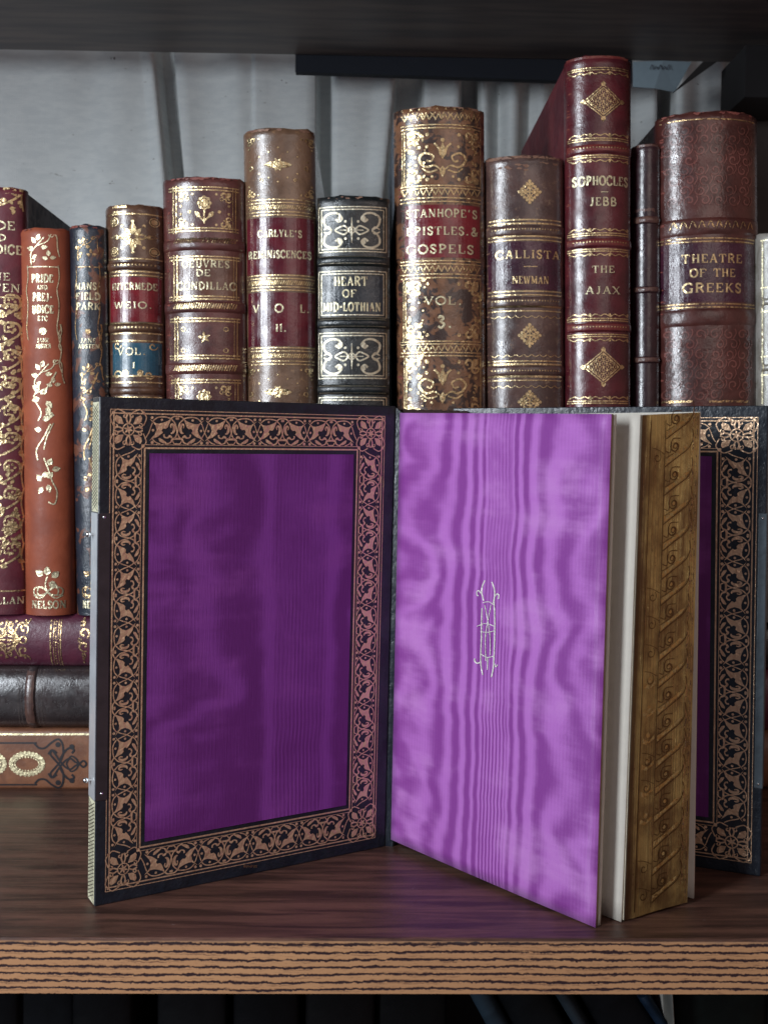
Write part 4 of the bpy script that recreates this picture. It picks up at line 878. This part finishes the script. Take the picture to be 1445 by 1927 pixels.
GEDGE = plain('pale_gilt_edge', (0.95, 0.86, 0.6), 0.4, 0.2, .1, 5, bd=.02)
for t0, t1 in ((0.004, hT(1506)), (hT(960), 0.99)):
    e = estrip(t0, t1, 'gauffered_edge', GEDGE, covL); hatch(t0+.002, t1-.02, e)
cl = estrip(hT(1504), hT(962), 'clasp_plate', METAL, covL, 0.03)
a_, b_ = BL+(TL-BL)*hT(1504), BL+(TL-BL)*hT(962); fm = WMB(); f_ = nL*.03
fm.hexa([a_-nL*.03, a_+f_, a_-eo*.42+f_, a_-eo*.42-nL*.03, b_-nL*.03, b_+f_, b_-eo*.42+f_, b_-eo*.42-nL*.03]); fm.build('flange', plain('silver_dark_reflection', (.16, .17, .22), .25, 1.0, .2, 1.5, bd=.01, bs=3), cl, bevel=.012)  # front of the silver plate; the dark room's reflection is put into its colour
nm = planesurf(BL, nL)
for px, py in ((196, 973), (191, 1493)):
    m = MB(); m.ball(nm(px, py, 0.03), 0.06); m.build('nail', METAL_N, cl, smooth=True)
for t in (hT(1003), hT(1470)):
    p = root.M.inverted() @ (BL+(TL-BL)*t-nL*TH*.6); m = MB(); m.tube([p, p+eo*.2], .04); m.ball(p+eo*.22, .1); m.build('clasp_pin', METAL_N, cl, smooth=True)
# right cover
RBR = atZ(1430, 1650, 0.0); RBL = atZ(870, 1566, 0.0); RTR = atY(1445, 763, RBR.y)
nR = (RBR-RBL).cross(RTR-RBR).normalized()
if nR.y > 0: nR = -nR
RTL = atPl(852, 768, RBR, nR)
fR, WR, HR = quadsurf(RBL, RBR, RTL, RTR, nR)
covR = slab(RBL, RBR, RTL, RTR, nR, TH, 'cover_board', cov_m, root)
insR, bwR = (0.55, 0.36, 0.5, 0.46), (1.42, 1.62, 1.6, 1.5)
border(fR, WR, HR, insR, bwR, covR)
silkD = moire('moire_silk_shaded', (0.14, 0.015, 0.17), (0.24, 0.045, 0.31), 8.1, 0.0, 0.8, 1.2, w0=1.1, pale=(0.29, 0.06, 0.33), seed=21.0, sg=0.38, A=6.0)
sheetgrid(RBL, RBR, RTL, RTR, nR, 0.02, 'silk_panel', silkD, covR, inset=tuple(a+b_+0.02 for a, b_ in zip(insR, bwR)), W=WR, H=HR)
eR = (RBR-RBL).normalized(); m = WMB(); H_ = RTR-RBR
a, b_ = RBR+H_*0.19, RBR+H_*0.775
m.hexa([a-eR*.30-nR*.05, a-eR*.30+nR*.03, a+eR*.03+nR*.03, a+eR*.03-nR*TH, b_-eR*.30-nR*.05, b_-eR*.30+nR*.03, b_+eR*.03+nR*.03, b_+eR*.03-nR*TH])
cl = m.build('clasp_plate', plain('tarnished_silver', (.13, .16, .18), .4, .7, .3, .8, bd=.02, bs=2), covR, bevel=.04)
for t in (.2, .765):
    m = MB(); m.ball(root.M.inverted() @ (RBR+H_*t-eR*.14+nR*.04), .05); m.build('nail', METAL_N, cl, smooth=True)
# purple leaf
PBR = atZ(1119, 1746, 0.02); PBL = atY(735, 1580, BR.y-0.1); PTL = atY(752, 777, PBL.y)
nP = (PBR-PBL).cross(PTL-PBL).normalized()
if nP.y > 0: nP = -nP
PTR = atPl(1149, 779, PBL, nP)
_, WP, HP = quadsurf(PBL, PBR, PTL, PTR, nP)
print('dims', WL, HL, WP, HP, WR, HR, PBL, PBR, BR, RBL, RBR)
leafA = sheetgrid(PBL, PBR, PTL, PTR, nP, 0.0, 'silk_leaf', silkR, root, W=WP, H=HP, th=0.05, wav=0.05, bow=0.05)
dv = (PBR-PBL).normalized()
for k, (o1, col) in enumerate(((0.12, PAPER_E), (0.30, PAPER))):
    sheetgrid(PBL, PBR-dv*0.02, PTL, PTR-dv*0.02, nP, -o1, 'lining_leaf', col, leafA, W=WP, H=HP, th=0.13, wav=0.05, bow=0.05)
X = lambda x, y: (820+x/7.225, 1050+y/7.225)
c = Canvas(planesurf(PBL+nP*0.09, nP), off=0.012, xf=X)
for pts, w_ in (([(668, 305), (635, 380), (625, 470), (650, 580)], 3.4), ([(762, 325), (795, 420), (800, 520), (780, 620)], 3.4), ([(628, 680), (622, 900), (620, 1100), (610, 1400), (636, 1590)], 2.8), ([(790, 560), (800, 800), (800, 1050), (785, 1450), (755, 1620)], 3.2),
    ([(665, 640), (690, 760), (735, 1050), (740, 1320)], 1.9), ([(750, 640), (710, 850), (675, 1080), (680, 1400)], 1.9), ([(640, 610), (720, 595), (790, 640)], 1.8), ([(560, 930), (680, 890), (800, 930)], 1.8), ([(610, 1000), (700, 1010), (800, 990)], 1.8), ([(610, 1300), (700, 1350), (800, 1330)], 2.2), ([(705, 1350), (700, 1520)], 2.6),
    ([(610, 480), (590, 445), (560, 455), (560, 500), (580, 515)], 3), ([(805, 520), (830, 490), (855, 500), (855, 545), (840, 550)], 3), ([(600, 1420), (560, 1430), (530, 1400), (530, 1365)], 3.4), ([(800, 1440), (815, 1480), (840, 1450)], 2.4)):
    c.stroke(pts, w_*.72)
c.done('gilt_monogram', gilt('pale_monogram_gilt', (0.95, 0.86, 0.8), (0.5, 0.3, 0.5), thr=.74, rough=.45, metal=.5), leafA)
# text block with gauffered gilt fore edge
gBL = atZ(1173, 1732, 0.08); gBR = atZ(1290, 1697, 0.10); gTL = atY(1207, 781, gBL.y)
nG = (gBR-gBL).cross(gTL-gBL).normalized()
if nG.y > 0: nG = -nG
gTR = atPl(1314, 776, gBL, nG)
sL = Vector((PBL.x+0.45, PBL.y+0.35, 0.15)); sR = Vector((RBL.x-0.1, RBL.y-0.35, 0.15)); up = Vector((0, 0, HP-.3))
GE = None
def goldedge():
    m, nt, b_ = newmat('gilt_fore_edge'); v, (x, y, z) = coords(nt, 'UV')
    pg = nz(nt, vec(nt, x*38, y*0.12, 0.0), 1.0, 3, .6); st = nz(nt, vec(nt, x*.6, y*.35, 1.0), 1.4, 5, .65)
    c_ = mixc(nt, sstep(st, .35, .65), (0.34, 0.21, 0.085), (0.8, 0.58, 0.22)); c_ = mixc(nt, sstep(pg, .46, .66)*.6, c_, (0.13, 0.065, 0.03))
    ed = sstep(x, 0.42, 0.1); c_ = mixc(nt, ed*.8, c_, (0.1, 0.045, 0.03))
    setp(nt, b_, Base_Color=c_, Metallic=.8, Roughness=nz(nt, v, 3, 3)*.3+.24); bump(nt, b_, pg*1.6+nz(nt, vec(nt, x*60, y*0.15, 2.0), 1.0, 2)*1.2+nz(nt, vec(nt, x*2, y*2, 2.0), 1.0, 3)*.6, .016); return m
TBm = plain('page_sides', (0.6, 0.52, 0.4), .8)
m = WMB(); m.hexa([gBL-nG*.02, gBR-nG*.02, sR, sL, gTL-nG*.02, gTR-nG*.02, sR+up, sL+up]); tb = m.build('text_block', TBm, root)
m = WMB(); g, uv = [], []
for i in range(61):
    row, ur = [], []
    for j in range(25):
        a, b_ = j/24, i/60; p = gBL*(1-a)*(1-b_)+gBR*a*(1-b_)+gTL*(1-a)*b_+gTR*a*b_
        row.append(p+nG*(0.012*noise.noise(Vector((a*14, b_*3, 0)))+(0.03 if a > .12 else 0.0)-0.05*math.sin(math.pi*a)+.03)); ur.append((a*2.8, b_*18))
    g.append(row); uv.append(ur)
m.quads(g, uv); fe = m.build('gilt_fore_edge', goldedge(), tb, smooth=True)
def gsurf(s, t, off):
    a, b_ = s/2.8, t/18; p = gBL*(1-a)*(1-b_)+gBR*a*(1-b_)+gTL*(1-a)*b_+gTR*a*b_
    return root.M.inverted() @ (p+nG*(.06-0.05*math.sin(math.pi*a)+off))
c = Canvas(gsurf, step=.15, off=.008); c2 = Canvas(gsurf, step=.15, off=.012); c3 = Canvas(gsurf, step=.15, off=.006)
c.stroke([(1.15, .2), (1.15, 17.8)], .03, smooth=False); c2.stroke([(2.68, .1), (2.68, 17.9)], .03, smooth=False); c.stroke([(.42, .2), (.42, 17.8)], .04, smooth=False)
t = .35
while t < 17.4:
    c3.poly([(1.2, t+.06), (1.7, t+.34), (2.2, t+.62), (2.35, t+.8), (2.1, t+.72), (1.95, t+.62), (1.6, t+.42), (1.2, t+.26)]); c3.dot(1.65, t+.72, .07)
    if 3 < t < 9: c3.poly([(.5, t+.1), (.75, t+.02), (1.08, t+.2), (1.08, t+.36), (.8, t+.12), (.5, t+.3)]); c3.dot(.78, t+.36, .1)
    c.stroke([(1.2, t+.3), (1.7, t+.5)], .02)
    c.stroke([(1.18, t), (1.7, t+.28), (2.3, t+.62), (2.5, t+1.0), (2.45, t+1.3)], .035); c.spiral(1.65, t+.72, .26, 2.2, 1.1, .045); c.ring(1.65, t+.72, .09, .03)
    c.stroke([(1.2, t+.55), (1.42, t+.5), (1.5, t+.95), (1.9, t+.98)], .03)
    if random.random() < .5: c.spiral(.78, t+.35, .2, 1.0, 1.1, .03, -1); c.stroke([(.5, t+.7), (.8, t+.62), (1.12, t+.45)], .02)
    c2.stroke([(2.42, t+.35), (2.52, t+.7), (2.46, t+1.05)], [.015, .06, .015])
    for k in range(5): c2.dot(2.6, t+.1+k*.22, .025)
    t += random.uniform(.93, 1.03)
c.done('gauffered_pattern', plain('gauffer_groove', (0.17, 0.1, 0.045), .35, .8), fe); [c2.stroke([(sx_, y_), (sx_+random.uniform(-.01, .01), y_+random.uniform(.3, 1.6))], .014, smooth=False) for sx_, y_ in [(random.uniform(.1, 2.7), random.uniform(.3, 15.8)) for _ in range(46)]]  # loose vertical strokes are glints drawn in gold
c2.done('tooling_and_glints', GOLD_W, fe); c3.done('burnished_scrolls', gilt('burnished_gilt', (0.85, 0.64, 0.26), (0.4, 0.26, 0.1), thr=.5, rough=.3), fe)
# white flyleaves either side
def leaf3(x0, y0, x1, y1, hinge, name, mat, z0, bow, nsg=1, th=.03):
    p = atZ(x0, y0, z0); q = atY(x1, y1, p.y); m = WMB(); g = []
    for i in range(25):
        row = []
        for j in range(17):
            a = j/16; b_ = i/24; lo = hinge.lerp(p, a); hi = (hinge+Vector((0, 0, q.z-p.z))).lerp(q, a)
            n = (p-hinge).cross(Vector((0, 0, 1))).normalized(); row.append(lo.lerp(hi, b_)+n*bow*math.sin(math.pi*a)*nsg+n*(.02*noise.noise(Vector((j*.4, i*.25, 7)))))
        g.append(row)
    m.quads(g); o = m.build(name, mat, root, smooth=True); o.o.modifiers.new('sheet', 'SOLIDIFY').thickness = th*U; return o
leaf3(1168, 1735, 1204, 780, Vector((PBL.x+.35, PBL.y+.25, .1)), 'flyleaf', PAPER, .03, -.12, th=.06)
leaf3(1304, 1691, 1316, 775, Vector((sR.x+.1, sR.y+.1, .1)), 'flyleaf', PAPER, .05, .05, th=.1)
# spine, joint and headband
m = WMB(); k = Vector((0, 0, HL)); A = BR-nL*.2; Bp = RBL-nR*.2; mid = (A+Bp)/2
dS = (Bp-A).normalized(); nS = Vector((dS.y, -dS.x, 0)); nS = nS if nS.y > 0 else -nS
g = []
for z in range(13):
    g.append([A.lerp(Bp, j/12)+nS*(.5*math.sin(math.pi*j/12))+Vector((0, 0, .02+(HL-.05)*z/12-(0.15 if z == 12 else 0)*abs(math.sin(j*1.7)))) for j in range(13)])
m.quads(g); o = m.build('spine', cov_m, root, smooth=True); o.o.modifiers.new('leather_thickness', 'SOLIDIFY').thickness = .2*U
# inner joint strip beside the silk panel
m = WMB(); j0 = BR-nL*.05; j1 = Vector((PBL.x, PBL.y, 0))-nP*.12; m.hexa([j0, j1, j1-nP*.15, j0-nL*.3, j0+(TR-BR)-Vector((0, 0, .03)), j1+Vector((.3, 0, HP+.2)), j1-nP*.15+Vector((.3, 0, HP+.2)), j0-nL*.3+(TR-BR)]); m.build('joint', cov_m, root)
hb = MB(); n = 22; c0 = root.M.inverted() @ Vector((sL.x-.15, sL.y+.1, PTL.z+.05)); c1 = root.M.inverted() @ Vector((sR.x, sR.y+.2, PTL.z+.05))
hb.tube([c0.lerp(c1, i/n)+Vector((0, 0, .02*math.sin(i*2.1))) for i in range(n+1)], .13); hb.build('headband', plain('striped_headband', (.06, .035, .03), .8, var=.4, sc=9), root, smooth=True)

# ------------------------------------------------------------------ shelf below
lb = MB(); lb.box(-45, 45, YF+1, 66, -30, -28.2); tagm(lb.build('lower_shelf', plain('lower_wood', (.04, .022, .017), .5)), 'dark shelf board below carrying the lower row of books', 'shelf', 'structure')
bp = MB(); bp.box(-45, 45, 64.2, 65, -28, -1.9); tagm(bp.build('added_back_panel', plain('added_back_dark', (.02, .015, .014), .6)), 'added dark panel behind the lower row of books', 'panel', 'structure')  # added to keep the gaps between the lower books dark like shade
def low(label, x_at, w, Y, ang, col, h=24.5, rough=.45, stripe=None, bulge=.25):
    """x_at: photo position where its spine crosses the bottom of the picture"""
    p = atY(x_at, 1900, Y); base = Vector((p.x+math.tan(ang)*(p.z+28.2), Y, -28.2+abs(math.sin(ang))*w/2))
    M = Matrix.Translation(base) @ Matrix.Rotation(-ang, 4, 'Y')
    m_ = leather('lower_binding', tuple(k*.55 for k in col), tuple(k*.75 for k in col), .6, .6, scf=.8, coat=0, spec=.15)
    return Book(label, M, w, h, 13, bulge, [], m_, m_, name='book', group='dark books on the shelf below')
for args in (('black book at the far left of the lower shelf', -40, 3.4, 47, 0, (.008, .009, .012)), ('black glossy book with a grey corner at lower left', 75, 3.0, 47.5, 0, (.01, .012, .016)), ('black book in the lower row left of the thin grey gap', 190, 2.7, 47.2, 0, (.008, .008, .01)),
    ('dark grey book below the middle left of the open book', 360, 3.2, 48, 0, (.012, .012, .014)), ('black book below the cover hinge', 500, 3.0, 47.5, 0, (.006, .006, .008)), ('charcoal book below the purple leaf, left one', 640, 3.2, 47.8, 0, (.01, .009, .01)), ('black book directly left of the leaning blue-grey one', 775, 3.3, 48.2, .0, (.007, .007, .008)),
    ('slate blue book leaning left in the lower row', 912, .85, 46.5, .5, (.05, .085, .12)), ('black book leaning against the slate blue one', 985, 2.1, 46.8, .5, (.008, .01, .012)), ('dark grey-blue thin book leaning left', 1070, .6, 46.5, .55, (.05, .07, .09)), ('wide black leaning book in the lower row', 1148, 2.4, 46.9, .5, (.008, .009, .012)),
    ('navy thin book leaning left near a pale page edge', 1222, .5, 46.5, .6, (.02, .045, .09)), ('thin cream pamphlet upright in the lower row', 1266, .16, 45.9, .08, (.45, .43, .38)), ('dark green-black book at the right end of the lower shelf', 1362, 4.1, 47, 0, (.01, .016, .014)), ('black book at the lower right corner', 1480, 2.4, 47.3, 0, (.008, .008, .01))):
    low(*args)
